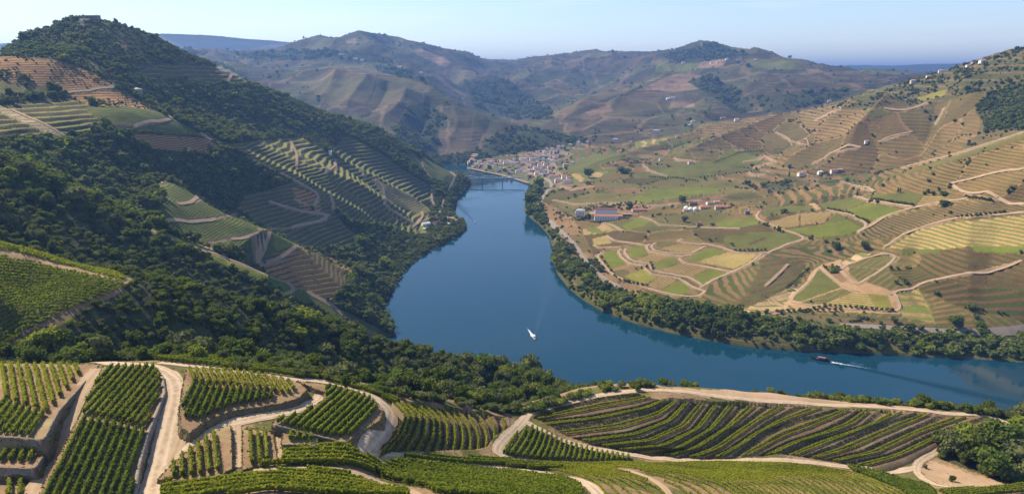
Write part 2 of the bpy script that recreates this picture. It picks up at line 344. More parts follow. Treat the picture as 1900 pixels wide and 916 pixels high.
# left hills
F('scrub', (0, 100), (60, 55), (150, 25), (250, 45), (420, 122), (470, 150), (430, 160), (300, 165), (220, 160), (150, 120), (0, 108))
F('terrLD', (293, 121), (409, 124), (440, 138), (425, 160), (380, 152), (293, 144), (237, 138))
F('terrL', (430, 136), (470, 156), (420, 158))
F('orange', (0, 104), (101, 112), (152, 126), (202, 152), (215, 164), (126, 172), (86, 162), (0, 152))
F('fieldol', (0, 150), (80, 160), (100, 178), (0, 178))
F('orange', (126, 170), (230, 168), (280, 203), (200, 197), (130, 187))
F('terrL', (0, 196), (20, 193), (100, 184), (160, 190), (185, 225), (160, 248), (0, 246))
F('terrLD', (0, 232), (90, 240), (130, 250), (140, 262), (0, 262))
F('terrsoil', (0, 196), (28, 205), (75, 228), (120, 252), (100, 254), (55, 232), (0, 208))
F('fieldL', (157, 199), (227, 196), (285, 205), (330, 225), (379, 253), (300, 247), (217, 243), (175, 215))
F('orange', (220, 246), (379, 256), (419, 278), (374, 284), (278, 275), (227, 258))
F('terrL', (380, 246), (430, 268), (470, 262), (560, 255), (627, 294), (662, 309), (713, 338), (760, 362), (800, 392), (790, 440), (700, 418), (640, 405), (560, 345), (470, 297), (419, 276))
F('terrL', (612, 282), (640, 254), (655, 256), (700, 280), (733, 304), (760, 322), (797, 344), (806, 378), (770, 372), (720, 346), (690, 330), (650, 305))
F('terrlt', (690, 330), (760, 358), (800, 390), (780, 398), (735, 378), (716, 372))
F('terrLD', (600, 330), (700, 385), (760, 418), (700, 418), (640, 400), (590, 350))
F('fieldL', (748, 290), (767, 280), (800, 300), (845, 322), (842, 345), (812, 338), (786, 318))
F('terrLD', (500, 352), (546, 338), (591, 356), (619, 388), (640, 420), (665, 440), (660, 462), (571, 462), (500, 432), (440, 385), (455, 362))
F('terror', (540, 345), (591, 358), (597, 395), (560, 392))
F('fieldL', (302, 335), (350, 352), (430, 394), (500, 428), (555, 454), (520, 478), (480, 484), (400, 468), (330, 438), (262, 405), (280, 372))
F('wood', (255, 372), (290, 350), (305, 372), (290, 392), (262, 404))
F('terror', (462, 484), (555, 454), (600, 470), (655, 500), (650, 522), (612, 556), (560, 545), (500, 520))
for tr_ in ([(330, 376), (365, 373), (380, 365)], [(262, 407), (340, 408), (400, 403), (440, 393)], [(365, 452), (430, 441), (480, 434), (503, 427)], [(470, 485), (520, 475), (556, 455)], [(170, 232), (250, 233), (300, 224), (319, 220)], [(130, 170), (170, 167), (205, 161)]):
    F('bankcut_shade', *([(u, v - 3) for u, v in tr_] + [(u, v + 4) for u, v in tr_[::-1]]))  # dark strip along each track paints the shaded cut bank
F('wood', (655, 462), (700, 470), (700, 600), (640, 560), (655, 512), (650, 490))
F('fieldbr', (255, 408), (300, 428), (400, 469), (450, 486), (520, 516), (600, 558), (650, 581), (725, 622), (700, 618), (640, 594), (560, 560), (500, 530), (420, 492), (330, 455), (250, 416))
F('terrlt', (640, 585), (705, 620), (690, 640), (650, 612))
F('vine_e', (-5, 470), (60, 480), (140, 500), (240, 526), (215, 540), (150, 566), (70, 606), (-5, 648))
F('fieldye', (-5, 446), (60, 462), (140, 484), (245, 517), (238, 526), (140, 498), (60, 476), (-5, 462))
F('soil', (0, 462), (60, 476), (140, 497), (240, 521), (240, 527), (140, 505), (60, 486), (0, 474))
F('grove', (1738, 806), (1762, 788), (1905, 788), (1905, 900), (1870, 893), (1800, 873), (1738, 848))
F('redsoil', (-5, 640), (70, 600), (150, 562), (215, 534), (240, 528), (215, 548), (150, 582), (60, 632), (-5, 668))
# right bank
F('terrdry', (990, 345), (1100, 300), (1400, 218), (1560, 188), (1800, 116), (1900, 88), (1900, 665), (1400, 640), (1130, 580), (1030, 500), (985, 400))
F('terrtan', (1300, 225), (1450, 210), (1620, 170), (1690, 150), (1640, 200), (1560, 250), (1420, 280), (1250, 300))
F('scrub', (1690, 150), (1900, 88), (1900, 250), (1800, 280), (1740, 240), (1700, 200), (1560, 200))
F('terrtan', (1730, 195), (1830, 165), (1815, 250), (1790, 265), (1745, 260))
F('wood', (1809, 202), (1824, 182), (1875, 157), (1900, 160), (1900, 245), (1829, 240))
F('fieldye', (1700, 182), (1760, 165), (1750, 178), (1705, 190)); F('fieldol', (1600, 205), (1640, 198), (1660, 208), (1620, 220)); F('fieldol', (1570, 180), (1640, 160), (1680, 152), (1600, 186))
F('terrdry', (1560, 348), (1640, 330), (1700, 312), (1800, 281), (1900, 248), (1900, 400), (1700, 370), (1600, 362))
F('fieldol', (1640, 328), (1700, 310), (1800, 279), (1900, 247), (1900, 256), (1800, 288), (1700, 318))
F('field', (1060, 300), (1110, 285), (1170, 290), (1140, 320), (1070, 350), (1030, 330), (1010, 320))
F('terrlt', (1010, 330), (1050, 322), (1130, 318), (1110, 330), (1040, 345), (1020, 345))
F('fieldol', (1000, 345), (1150, 335), (1320, 330), (1400, 340), (1390, 362), (1200, 380), (1050, 382), (1005, 372))
F('terrtan', (1040, 350), (1120, 340), (1130, 350), (1050, 362)); F('terrdk', (1110, 350), (1200, 345), (1190, 356), (1105, 358))
F('redsoil', (1100, 376), (1190, 374), (1230, 380), (1180, 400), (1060, 395))
F('terrdk', (1185, 378), (1290, 362), (1400, 356), (1420, 366), (1330, 376), (1240, 388))
F('fieldbr', (1167, 371), (1210, 351), (1319, 347), (1340, 350), (1294, 362), (1190, 376))
F('fieldbr', (1155, 418), (1183, 404), (1208, 408), (1200, 416), (1162, 428))
F('fieldbr', (1314, 417), (1344, 408), (1402, 406), (1407, 416), (1357, 424))
F('field', (1205, 318), (1256, 308), (1300, 300), (1330, 330), (1240, 332)); F('field', (1280, 308), (1400, 285), (1415, 300), (1300, 325))
F('field', (1172, 322), (1238, 322), (1240, 331), (1178, 331)); F('field', (1340, 282), (1420, 275), (1400, 292), (1330, 298))
F('redsoil', (1110, 305), (1180, 292), (1200, 280), (1260, 262), (1240, 285), (1190, 305), (1120, 315))
F('terrdk', (1150, 290), (1200, 262), (1290, 248), (1250, 268), (1230, 290), (1180, 300))
F('field', (1106, 303), (1140, 285), (1160, 288), (1120, 307)); F('terrlt', (1180, 262), (1240, 255), (1230, 268), (1180, 275))
F('fieldol', (1220, 262), (1320, 250), (1300, 268), (1230, 272)); F('terrdk', (1270, 280), (1330, 255), (1340, 262), (1300, 285))
F('terrdry', (1120, 432), (1250, 418), (1420, 428), (1440, 434), (1300, 440), (1190, 455), (1120, 452))
F('terrlt', (1080, 425), (1130, 412), (1155, 425), (1120, 432), (1080, 436))
F('redsoil', (995, 378), (1012, 376), (1060, 400), (1080, 430), (1090, 450), (1105, 480), (1135, 510), (1210, 545), (1190, 556), (1110, 520), (1080, 480), (1050, 445), (1015, 410), (1000, 395))
F('checker', (1098, 474), (1150, 455), (1250, 440), (1290, 440), (1440, 465), (1310, 540), (1270, 556), (1190, 535), (1130, 510))
for k, pts in (('fieldbr', [(1116, 470), (1146, 464), (1159, 489), (1134, 498)]), ('rowsbr', [(1136, 499), (1160, 490), (1178, 494), (1140, 502)]),
    ('fieldbr', [(1163, 464), (1186, 455), (1207, 468), (1176, 480)]), ('rowsbr', [(1180, 483), (1212, 469), (1249, 474), (1216, 487)]),
    ('field', [(1216, 455), (1245, 447), (1252, 451), (1224, 460)]), ('rowsbr', [(1224, 462), (1260, 452), (1304, 457), (1279, 469)]),
    ('fieldbr', [(1215, 489), (1249, 477), (1258, 487), (1220, 499)]), ('fieldbr', [(1273, 479), (1319, 459), (1348, 467), (1292, 484)]),
    ('rowsli', [(1292, 485), (1350, 468), (1407, 472), (1382, 489), (1361, 498)]), ('rowsbr', [(1226, 501), (1262, 489), (1315, 497), (1285, 512)]),
    ('fieldbr', [(1287, 513), (1319, 498), (1346, 506), (1313, 525), (1300, 526)]), ('fieldye', [(1159, 512), (1195, 497), (1218, 514), (1193, 529)]),
    ('rowsbr', [(1199, 531), (1224, 513), (1256, 518), (1226, 537)]), ('fieldbr', [(1228, 538), (1262, 519), (1283, 533), (1270, 546), (1239, 546)]),
    ('fieldol', [(1268, 443), (1376, 434), (1433, 433), (1365, 462), (1342, 451), (1300, 447)]), ('field', [(1345, 437), (1433, 434), (1365, 461), (1342, 450)]),
    ('field', [(1367, 464), (1439, 436), (1462, 432), (1462, 452), (1418, 466)]), ('rowsli', [(1099, 443), (1125, 436), (1136, 451), (1102, 455)]),
    ('terrdk', [(1308, 533), (1334, 516), (1386, 497), (1462, 488), (1520, 480), (1500, 520), (1440, 556), (1397, 570), (1323, 567), (1302, 550)]),
    ('terrdk', [(1397, 489), (1426, 470), (1470, 456), (1560, 452), (1600, 470), (1550, 485), (1450, 492)]),
    ('terrsoil', [(1365, 578), (1420, 556), (1472, 527), (1485, 540), (1460, 561), (1465, 572), (1420, 580), (1370, 588)]),
    ('soil', [(1505, 505), (1522, 492), (1560, 480), (1600, 520), (1670, 545), (1675, 582), (1480, 576), (1458, 562), (1490, 535)]),
    ('redsoil', [(1522, 492), (1548, 492), (1572, 520), (1560, 526)]),
    ('field', [(1521, 499), (1561, 533), (1486, 559), (1468, 556), (1496, 531)]), ('fieldol', [(1486, 561), (1561, 535), (1584, 541), (1531, 563), (1503, 565)]),
    ('rowsli', [(1531, 565), (1584, 542), (1647, 548), (1657, 574), (1561, 569)]), ('fieldye', [(1610, 545), (1647, 549), (1656, 572), (1625, 570)]),
    ('fieldol', [(1577, 493), (1642, 471), (1660, 480), (1594, 523), (1574, 505)]), ('terrsoil', [(1555, 490), (1590, 470), (1620, 468), (1575, 492)]),
    ('terrlt', [(1664, 543), (1672, 586), (1736, 600), (1720, 560), (1700, 530)]), ('field', [(1672, 459), (1743, 460), (1748, 470), (1672, 470)]),
    ('fieldbr', [(1799, 456), (1900, 456), (1900, 469), (1814, 468)]),
    ('terrtan', [(1720, 535), (1830, 500), (1830, 600), (1740, 600)]),
    ('field', [(1519, 377), (1584, 365), (1609, 375), (1569, 389), (1534, 389)]), ('fieldbr', [(1572, 389), (1609, 377), (1675, 387), (1622, 409), (1592, 404)]),
    ('field', [(1604, 361), (1688, 356), (1716, 361), (1695, 382), (1637, 371)]), ('rowsbr', [(1700, 382), (1716, 361), (1794, 369), (1711, 384)]),
    ('rowsbr', [(1425, 412), (1483, 395), (1484, 418), (1445, 425)]), ('rowsbr', [(1486, 395), (1546, 393), (1529, 414), (1486, 417)]),
    ('soil', [(1500, 378), (1514, 376), (1524, 388), (1508, 389)]),
    ('fieldbr', [(1448, 426), (1529, 416), (1572, 406), (1599, 422), (1577, 435), (1521, 440)]), ('field', [(1531, 414), (1551, 395), (1572, 402), (1561, 409)]),
    ('field', [(1420, 430), (1458, 432), (1496, 442), (1458, 452), (1420, 440), (1380, 432)]), ('field', [(1420, 383), (1506, 380), (1513, 389), (1420, 397)]),
    ('terrlt', [(1645, 460), (1700, 427), (1760, 412), (1900, 397), (1900, 456), (1799, 456), (1740, 462)]),
    ('terrdk', [(1615, 412), (1700, 392), (1800, 376), (1900, 378), (1900, 394), (1780, 402), (1690, 426), (1650, 440), (1560, 448), (1590, 434)]),
    ('scrub', [(1410, 345), (1460, 335), (1465, 352), (1420, 358)]), ('terrdk', [(1465, 330), (1560, 325), (1570, 335), (1480, 348)]),
    ('scrub', [(1360, 580), (1480, 580), (1600, 585), (1700, 600), (1900, 622), (1900, 640), (1600, 620), (1400, 610)])):
    F(k, *pts)
F('bank', (985, 346), (1004, 356), (1000, 385), (1015, 410), (1040, 436), (1062, 458), (1080, 492), (1110, 520), (1190, 553), (1260, 560), (1330, 568), (1380, 588), (1450, 602), (1600, 618), (1700, 624), (1800, 630), (1900, 628), (1900, 675), (1700, 668), (1400, 650), (1200, 606), (1090, 568), (1020, 500), (1015, 440), (970, 390))
F('town', (872, 312), (905, 318), (958, 333), (1005, 350), (1030, 350), (1060, 330), (1040, 300), (1075, 280), (1060, 268), (1020, 272), (960, 285), (880, 295))
# far hills
F('far', (330, 100), (400, 98), (590, 72), (700, 66), (900, 110), (1100, 95), (1200, 102), (1310, 80), (1440, 94), (1660, 145), (1560, 187), (1450, 210), (1250, 238), (1075, 262), (900, 213), (700, 240), (500, 165), (420, 122))
F('farlt', (560, 150), (640, 118), (720, 128), (760, 160), (720, 200), (660, 215), (600, 190))
F('farlt', (730, 138), (800, 160), (780, 200), (740, 232), (700, 225), (730, 190))
F('farwood', (728, 244), (760, 195), (790, 190), (830, 215), (815, 250), (812, 285), (780, 295))
F('farlt', (815, 238), (895, 236), (900, 250), (880, 280), (812, 290))
F('farwood', (895, 262), (960, 232), (1020, 246), (1090, 262), (1050, 272), (960, 284), (890, 292))
F('farwood', (430, 103), (540, 92), (650, 96), (740, 108), (720, 118), (600, 112), (480, 112))
F('farwood', (690, 118), (760, 130), (800, 160), (900, 210), (860, 190), (780, 152), (700, 132))
F('farwood', (1215, 104), (1270, 92), (1320, 82), (1390, 103), (1340, 112), (1260, 116))
F('farwood', (940, 150), (1020, 205), (1030, 222), (960, 224), (880, 200), (860, 150))
F('fartan', (1178, 168), (1255, 137), (1310, 140), (1300, 165), (1250, 172), (1225, 168)); F('farlt', (1060, 218), (1180, 170), (1300, 172), (1310, 195), (1200, 205), (1100, 222))
F('farlt', (1020, 215), (1090, 180), (1150, 160), (1170, 165), (1080, 200), (1040, 222)); F('fartan', (1085, 208), (1130, 196), (1140, 206), (1095, 214)); F('fartan', (1245, 190), (1285, 186), (1290, 198), (1240, 202))
F('farwood', (1275, 152), (1310, 140), (1370, 165), (1400, 205), (1370, 212), (1330, 185)); F('far', (1400, 175), (1640, 160), (1560, 187), (1420, 212))
F('farwood', (1400, 180), (1560, 165), (1600, 168), (1540, 190), (1420, 210)); F('fartan', (780, 90), (840, 115), (825, 125), (760, 95)); F('fartan', (640, 76), (660, 70), (662, 80), (645, 82))
F('farlt', (590, 78), (625, 84), (600, 92), (560, 92)); F('farlt', (1050, 100), (1150, 100), (1100, 108)); F('fartan', (1300, 115), (1350, 108), (1340, 125), (1290, 126))
F('field', (1220, 118), (1300, 118), (1290, 132), (1215, 134)); F('field', (1380, 110), (1480, 110), (1500, 130), (1400, 128))

# ------------------------------------------------------------------ tracks and roads (pixel polylines, width in m, surface)
TR = []
def T(w, *p): TR.append((w, p, 'dirt'))
T(6, (125, 172), (160, 170), (202, 164), (214, 160), (208, 153), (201, 149)); T(6, (282, 180), (289, 186), (291, 196), (299, 206)); T(5, (250, 235), (300, 226), (318, 222), (316, 215), (309, 213))
T(6, (372, 247), (382, 254), (390, 259)); T(5, (421, 156), (426, 146), (431, 138)); T(5, (212, 372), (250, 360), (290, 345), (307, 336)); T(4, (330, 378), (365, 375), (379, 367))
T(5, (270, 409), (340, 411), (400, 406), (439, 396)); T(4, (365, 455), (430, 444), (480, 437), (503, 430)); T(4, (480, 486), (520, 478), (556, 458))
T(5, (250, 414), (290, 433), (340, 453), (380, 465), (440, 487), (490, 509), (533, 524), (548, 536), (538, 543), (526, 547)); T(4, (571, 541), (611, 563), (637, 583)); T(4, (640, 588), (652, 606), (660, 616))
T(6, (541, 265), (551, 283), (551, 308)); T(6, (622, 296), (624, 308), (604, 321)); T(6, (470, 297), (503, 313), (540, 330), (560, 342), (586, 356), (592, 366), (581, 384), (590, 397)); T(5, (611, 356), (619, 379), (617, 389))
T(6, (667, 311), (677, 326)); T(7, (697, 331), (713, 346), (715, 377), (723, 387), (744, 400), (766, 413)); T(6, (766, 421), (786, 400), (783, 392)); T(6, (801, 351), (801, 369), (806, 384))
T(6, (819, 384), (826, 361), (841, 338), (845, 326), (826, 308)); T(6, (783, 301), (788, 318), (800, 330)); T(4, (480, 425), (541, 422), (604, 408), (606, 399)); T(4, (500, 374), (546, 389), (589, 397), (611, 399)); T(4, (546, 369), (575, 383))
T(5, (20, 203), (75, 228), (120, 252)); T(6, (360, 462), (385, 465), (392, 460))
# right bank
TR.append((8, ((1009, 331), (1018, 335), (1024, 342), (1020, 350), (1008, 364), (1001, 382), (1010, 402), (1032, 422), (1052, 440), (1068, 456), (1082, 478), (1098, 498), (1122, 518), (1152, 536), (1192, 552)), 'road'))
TR.append((9, ((1560, 603), (1650, 608), (1720, 612), (1800, 617), (1860, 614), (1930, 606)), 'road'))
for p in ([(1117, 469), (1106, 475), (1129, 502), (1144, 514), (1190, 531), (1249, 548), (1298, 550), (1308, 540)], [(1153, 462), (1146, 466), (1153, 478), (1167, 489), (1195, 494), (1207, 491)],
    [(1161, 461), (1158, 468), (1165, 478), (1178, 485), (1205, 489)], [(1205, 453), (1198, 458), (1205, 468), (1226, 471), (1262, 476), (1279, 473)],
    [(1216, 451), (1208, 456), (1212, 464), (1235, 469), (1279, 471), (1292, 465), (1308, 457)], [(1266, 443), (1257, 447), (1270, 451), (1313, 453), (1340, 459), (1361, 468), (1397, 470), (1424, 468)],
    [(1195, 497), (1207, 508), (1228, 512), (1260, 516), (1281, 531), (1308, 540)], [(1207, 491), (1209, 499), (1224, 505), (1249, 509), (1279, 514), (1302, 529)],
    [(1260, 480), (1268, 488), (1313, 495), (1353, 504), (1363, 502)], [(1300, 532), (1329, 516), (1361, 504), (1397, 485), (1426, 468), (1460, 453), (1497, 442), (1475, 433), (1447, 425), (1420, 413), (1408, 408), (1403, 400), (1410, 392)],
    [(1556, 485), (1561, 503), (1584, 526), (1592, 529), (1670, 478), (1640, 468), (1572, 490), (1560, 502)], [(1521, 495), (1534, 508), (1561, 528), (1584, 538), (1594, 541)],
    [(1516, 500), (1503, 521), (1466, 553), (1471, 563), (1529, 570), (1600, 573), (1660, 579), (1671, 572), (1664, 550), (1655, 541), (1690, 536), (1712, 524), (1741, 518), (1799, 508), (1895, 483)],
    [(1365, 590), (1420, 584), (1481, 575)], [(1640, 458), (1652, 452), (1683, 430), (1774, 404), (1862, 397), (1900, 394)], [(1592, 431), (1635, 404), (1695, 384), (1794, 368)],
    [(1584, 364), (1617, 374), (1693, 384)], [(1534, 390), (1582, 399), (1612, 417), (1592, 430)], [(1561, 336), (1590, 345), (1622, 356)], [(1673, 311), (1723, 298), (1774, 286), (1900, 245)],
    [(1508, 303), (1530, 293), (1541, 283), (1597, 273)], [(1632, 263), (1693, 244)], [(1761, 341), (1799, 361), (1900, 379)], [(1761, 341), (1850, 318), (1900, 313)],
    [(1193, 306), (1205, 317), (1236, 327)], [(1251, 293), (1258, 297), (1289, 299)], [(1188, 402), (1208, 408), (1223, 417), (1290, 421), (1370, 424)], [(1117, 414), (1135, 417), (1155, 428)],
    [(1026, 371), (1066, 379), (1132, 376), (1183, 377)], [(1132, 379), (1188, 383), (1243, 379), (1300, 370)], [(1125, 437), (1140, 447), (1180, 452), (1200, 456)], [(1102, 455), (1112, 460), (1150, 458)],
    [(1040, 345), (1060, 352), (1100, 345)], [(1513, 223), (1545, 207), (1560, 203)], [(1752, 200), (1745, 215), (1735, 230)], [(1640, 200), (1680, 205), (1720, 192)],
    [(1420, 290), (1440, 300), (1400, 310)], [(1385, 318), (1400, 325), (1420, 322)], [(1380, 300), (1410, 296), (1418, 288)], [(1440, 245), (1470, 262), (1500, 270)], [(1660, 540), (1650, 546)], [(1420, 530), (1445, 508), (1462, 490)]):
    TR.append((5.5, tuple(p), 'dirt'))
# rows of olive trees beside the tracks
OL = [((1616, 370), (1693, 381), 17), ((1537, 388), (1580, 397), 9), ((1588, 403), (1612, 413), 7), ((1792, 366), (1838, 372), 9), ((1776, 403), (1862, 395), 11), ((1205, 329), (1258, 331), 12), ((1258, 331), (1295, 337), 8),
      ((1325, 302), (1372, 284), 12), ((1372, 284), (1420, 279), 10), ((1300, 330), (1400, 318), 16), ((1460, 536), (1500, 500), 12), ((1530, 567), (1655, 577), 14), ((1490, 578), (1530, 570), 5),
      ((1066, 395), (1160, 378), 14), ((1110, 470), (1140, 512), 6), ((1150, 520), (1200, 532), 7), ((1207, 489), (1212, 500), 3), ((1180, 500), (1200, 496), 3), ((1365, 466), (1420, 465), 8), ((1440, 578), (1560, 576), 12)]
RMASK = np.zeros((IH, IW), bool)
for w, p, s in TR:
    for i in range(len(p) - 1):
        n = max(2, int(math.dist(p[i], p[i + 1])))
        for k in range(n + 1):
            t = k / n; u = int(p[i][0] + (p[i + 1][0] - p[i][0]) * t); v = int(p[i][1] + (p[i + 1][1] - p[i][1]) * t)
            RMASK[max(0, v - 1):v + 2, max(0, u - 2):u + 3] = True
# crests and gullies that give the flanks their folds
for pix, hgt, w in (([(400, 262), (503, 311), (563, 336), (622, 371), (690, 405)], 9, 26), ([(560, 290), (604, 318), (690, 361), (765, 408)], 9, 24), ([(558, 257), (627, 296), (713, 341), (786, 380)], 9, 26),
    ([(450, 262), (520, 300), (600, 345), (670, 380)], -7, 22), ([(600, 285), (700, 350), (770, 392)], -7, 22), ([(460, 175), (560, 230), (660, 285), (760, 340)], -9, 40), ([(300, 160), (400, 210), (500, 250)], -8, 40),
    ([(660, 262), (733, 304), (792, 344)], 8, 26), ([(380, 170), (480, 205), (600, 262)], 7, 40),
    # far spurs with folds
    ([(640, 130), (615, 170), (590, 200)], 34, 60), ([(690, 140), (660, 180), (640, 210)], 30, 60), ([(720, 150), (700, 190), (670, 220)], -32, 55), ([(760, 165), (740, 200), (705, 232)], 32, 60),
    ([(800, 180), (790, 215), (770, 250)], -34, 60), ([(840, 195), (850, 235), (830, 275)], 26, 60), ([(910, 225), (890, 255), (880, 285)], -22, 50), ([(960, 245), (980, 262), (1000, 272)], 14, 40),
    ([(1180, 165), (1120, 190), (1060, 218)], 40, 110), ([(1255, 140), (1200, 175), (1130, 212)], 46, 110), ([(1310, 165), (1250, 195), (1180, 215)], -38, 100), ([(1400, 150), (1440, 180), (1470, 200)], 40, 120), ([(1340, 150), (1370, 185), (1400, 208)], -46, 110),
    ([(655, 70), (700, 100), (760, 130), (850, 160)], 50, 160), ([(760, 82), (830, 120), (900, 160), (960, 190)], 46, 160), ([(700, 75), (780, 120), (860, 150)], -40, 140), ([(590, 78), (640, 100), (690, 120)], 30, 120),
    ([(1100, 102), (1060, 140), (1020, 175)], 40, 160), ([(1000, 118), (980, 150), (960, 180)], 30, 140), ([(1180, 110), (1130, 145), (1060, 185)], -40, 140), ([(1310, 85), (1260, 120), (1180, 150)], 36, 150),
    # right flank folds
    ([(1900, 130), (1800, 190), (1740, 240), (1690, 285)], 26, 70), ([(1740, 185), (1720, 240), (1680, 300)], -80, 66), ([(1668, 196), (1635, 225), (1592, 265), (1565, 292)], 62, 58), ([(1800, 150), (1770, 200), (1735, 245)], 34, 40), ([(1620, 180), (1530, 240), (1470, 300)], 34, 64), ([(1540, 215), (1460, 260), (1400, 290)], -34, 60), ([(1480, 215), (1400, 245), (1330, 270), (1260, 300)], 30, 60),
    ([(1400, 220), (1300, 245), (1200, 280)], -26, 50), ([(1330, 228), (1230, 262), (1160, 290), (1080, 320)], 12, 45), ([(1850, 330), (1800, 420), (1790, 480), (1800, 560)], 14, 45), ([(1700, 450), (1690, 520), (1720, 580)], -9, 30),
    ([(1500, 470), (1480, 520), (1450, 565)], -9, 25), ([(1420, 470), (1400, 520), (1370, 575)], 7, 28), ([(1850, 430), (1835, 500), (1820, 590)], -8, 40), ([(1280, 425), (1200, 440), (1150, 445)], 4, 30), ([(1650, 400), (1560, 440), (1480, 455)], -6, 28),
    ([(1800, 400), (1720, 430), (1660, 470)], 8, 35), ([(1900, 340), (1870, 380), (1880, 400)], -10, 40)):
    ridge(pix, hgt, w)
BUMPS += BUMPS_NEW
# ------------------------------------------------------------------ materials
def mat(name, col, rough=.8, spec=.2):
    m = bpy.data.materials.new(name); m.use_nodes = True
    b = m.node_tree.nodes['Principled BSDF']; b.inputs['Base Color'].default_value = (*col, 1); b.inputs['Roughness'].default_value = rough
    b.inputs['Specular IOR Level'].default_value = spec
    return m
class NT:
    def __init__(s, m): s.t = m.node_tree; s.b = s.t.nodes.get('Principled BSDF')
    def n(s, k, **kw):
        o = s.t.nodes.new('ShaderNode' + k)
        for a, b in kw.items(): setattr(o, a, b)
        return o
    def l(s, a, b): s.t.links.new(a, b)
    def math(s, op, a, b=None, clamp=False):
        o = s.n('Math', operation=op, use_clamp=clamp)
        for i, v in enumerate((a, b)):
            if v is None: continue
            if hasattr(v, 'default_value') or hasattr(v, 'links'): s.l(v, o.inputs[i])
            else: o.inputs[i].default_value = v
        return o.outputs[0]
    def noise(s, scale, detail=3, rough=.55, vec=None):
        o = s.n('TexNoise'); o.inputs['Scale'].default_value = scale; o.inputs['Detail'].default_value = detail; o.inputs['Roughness'].default_value = rough
        if vec: s.l(vec, o.inputs['Vector'])
        return o.outputs[0]
    def mix(s, f, a, b, t='MIX'):
        o = s.n('Mix', data_type='RGBA', blend_type=t)
        for i, v in ((0, f), (6, a), (7, b)):
            if isinstance(v, tuple): o.inputs[i].default_value = (*v, 1)
            elif isinstance(v, (int, float)): o.inputs[i].default_value = v
            else: s.l(v, o.inputs[i])
        return o.outputs[2]
def varied(name, c1, c2, scale, rough=.9, bump=0.0, c3=None):
    m = mat(name, c1, rough); g = NT(m); pos = g.n('NewGeometry').outputs['Position']
    f = g.noise(scale, 5, .6, pos); f = g.math('MULTIPLY', g.math('SUBTRACT', f, .35), 3.0, True)
    c = g.mix(f, c1, c2)
    if c3: 
        f3 = g.math('MULTIPLY', g.math('SUBTRACT', g.noise(scale * .21, 4, .6, pos), .5), 5.0, True); c = g.mix(f3, c, c3)
    g.l(c, g.b.inputs['Base Color'])
    if bump:
        bp = g.n('Bump'); bp.inputs['Strength'].default_value = .7; bp.inputs['Distance'].default_value = bump
        g.l(g.noise(scale * 2.5, 4, .6, pos), bp.inputs['Height']); g.l(bp.outputs[0], g.b.inputs['Normal'])
    return m
def newmesh(name, co, faces, material=None, smooth=False):
    me = bpy.data.meshes.new(name)
    co = np.asarray(co, np.float32); faces = np.asarray(faces, np.int32)
    k = faces.shape[1]
    me.vertices.add(len(co)); me.vertices.foreach_set('co', co.ravel())
    me.loops.add(faces.size); me.loops.foreach_set('vertex_index', faces.ravel())
    me.polygons.add(len(faces)); me.polygons.foreach_set('loop_start', np.arange(0, faces.size, k, dtype=np.int32))
    if smooth: me.polygons.foreach_set('use_smooth', np.ones(len(faces), bool))
    me.update(calc_edges=True)
    if material: me.materials.append(material)
    return me
def link(name, me, label=None, cat=None, group=None, kind=None, parent=None, loc=None):
    o = bpy.data.objects.new(name, me); COL.objects.link(o)
    for k, v in (('label', label), ('category', cat), ('group', group), ('kind', kind)):
        if v: o[k] = v
    if parent: o.parent = parent
    if loc is not None: o.location = loc
    return o

# ------------------------------------------------------------------ the land surface
NC, NR, NF = 1240, 1150, 2600
az = np.linspace(R(-43), R(43), NC)
lf = np.linspace(math.log(58), math.log(21000), NF)
X = np.empty((NC, NF)); Y = np.empty((NC, NF)); Z = np.empty((NC, NF))
for i0 in range(0, NC, 124):
    A_, L_ = np.meshgrid(az[i0:i0 + 124], lf, indexing='ij'); D_ = np.exp(L_)
    X[i0:i0 + 124] = D_ * np.sin(A_); Y[i0:i0 + 124] = D_ * np.cos(A_)
    Z[i0:i0 + 124] = height(X[i0:i0 + 124].ravel(), Y[i0:i0 + 124].ravel()).reshape(A_.shape)
U, V = px(X, Y, Z)
run = np.maximum.accumulate(-V, axis=1)
vis = (-V >= run - 1.5)
ds = np.sqrt(np.diff(V, axis=1) ** 2 * np.where(vis[:, 1:], 1.0, .05) + (np.diff(lf)[None, :] * 60) ** 2)
cum = np.concatenate([np.zeros((NC, 1)), np.cumsum(ds, 1)], 1); cum /= cum[:, -1:]
for _ in range(3):
    c2 = cum.copy(); c2[1:-1] = (cum[:-2] + 2 * cum[1:-1] + cum[2:]) / 4; cum = c2
tt = np.linspace(0, 1, NR)
LR = np.stack([np.interp(tt, cum[i], lf) for i in range(NC)])
del X, Y, Z, U, V, run, vis, ds, cum
AZ = az[:, None].repeat(NR, 1); DR = np.exp(LR)
X = DR * np.sin(AZ); Y = DR * np.cos(AZ)
Z = height(X.ravel(), Y.ravel()).reshape(X.shape)
U, V = px(X, Y, Z)
run = np.maximum.accumulate(-V, axis=1); VIS = (-V >= run - 2.0)
ui = np.clip(U.astype(int), 0, IW - 1); vi = np.clip(V.astype(int), 0, IH - 1)
lab = LAB[vi, ui]
lab[~VIS | (U < -60) | (U > IW + 60)] = -1
deff = np.where(DR > 2500, KI['far'], np.where(DR > 8200, KI['farwood'], np.where((AZ > R(-1)) & (DR > 700), KI['terrdry'], KI['wood'])))
deff = np.where(DR > 8000, KI['farwood'], deff)
fgm = (DR < 345) & ((U > 900) | (DR < 290))
CLS = np.where(lab >= 0, lab, deff)
ez = np.interp(U, [0, 300, 700, 900, 1000, 1100, 1400, 1900], [275, 262, 255, 285, 330, 345, 365, 420])
CLS = np.where((DR < ez) & (lab < 0), KI['front'], CLS)
NEAR = VIS & (U > -40) & (U < IW + 40)
onroad = RMASK[vi, ui] & VIS
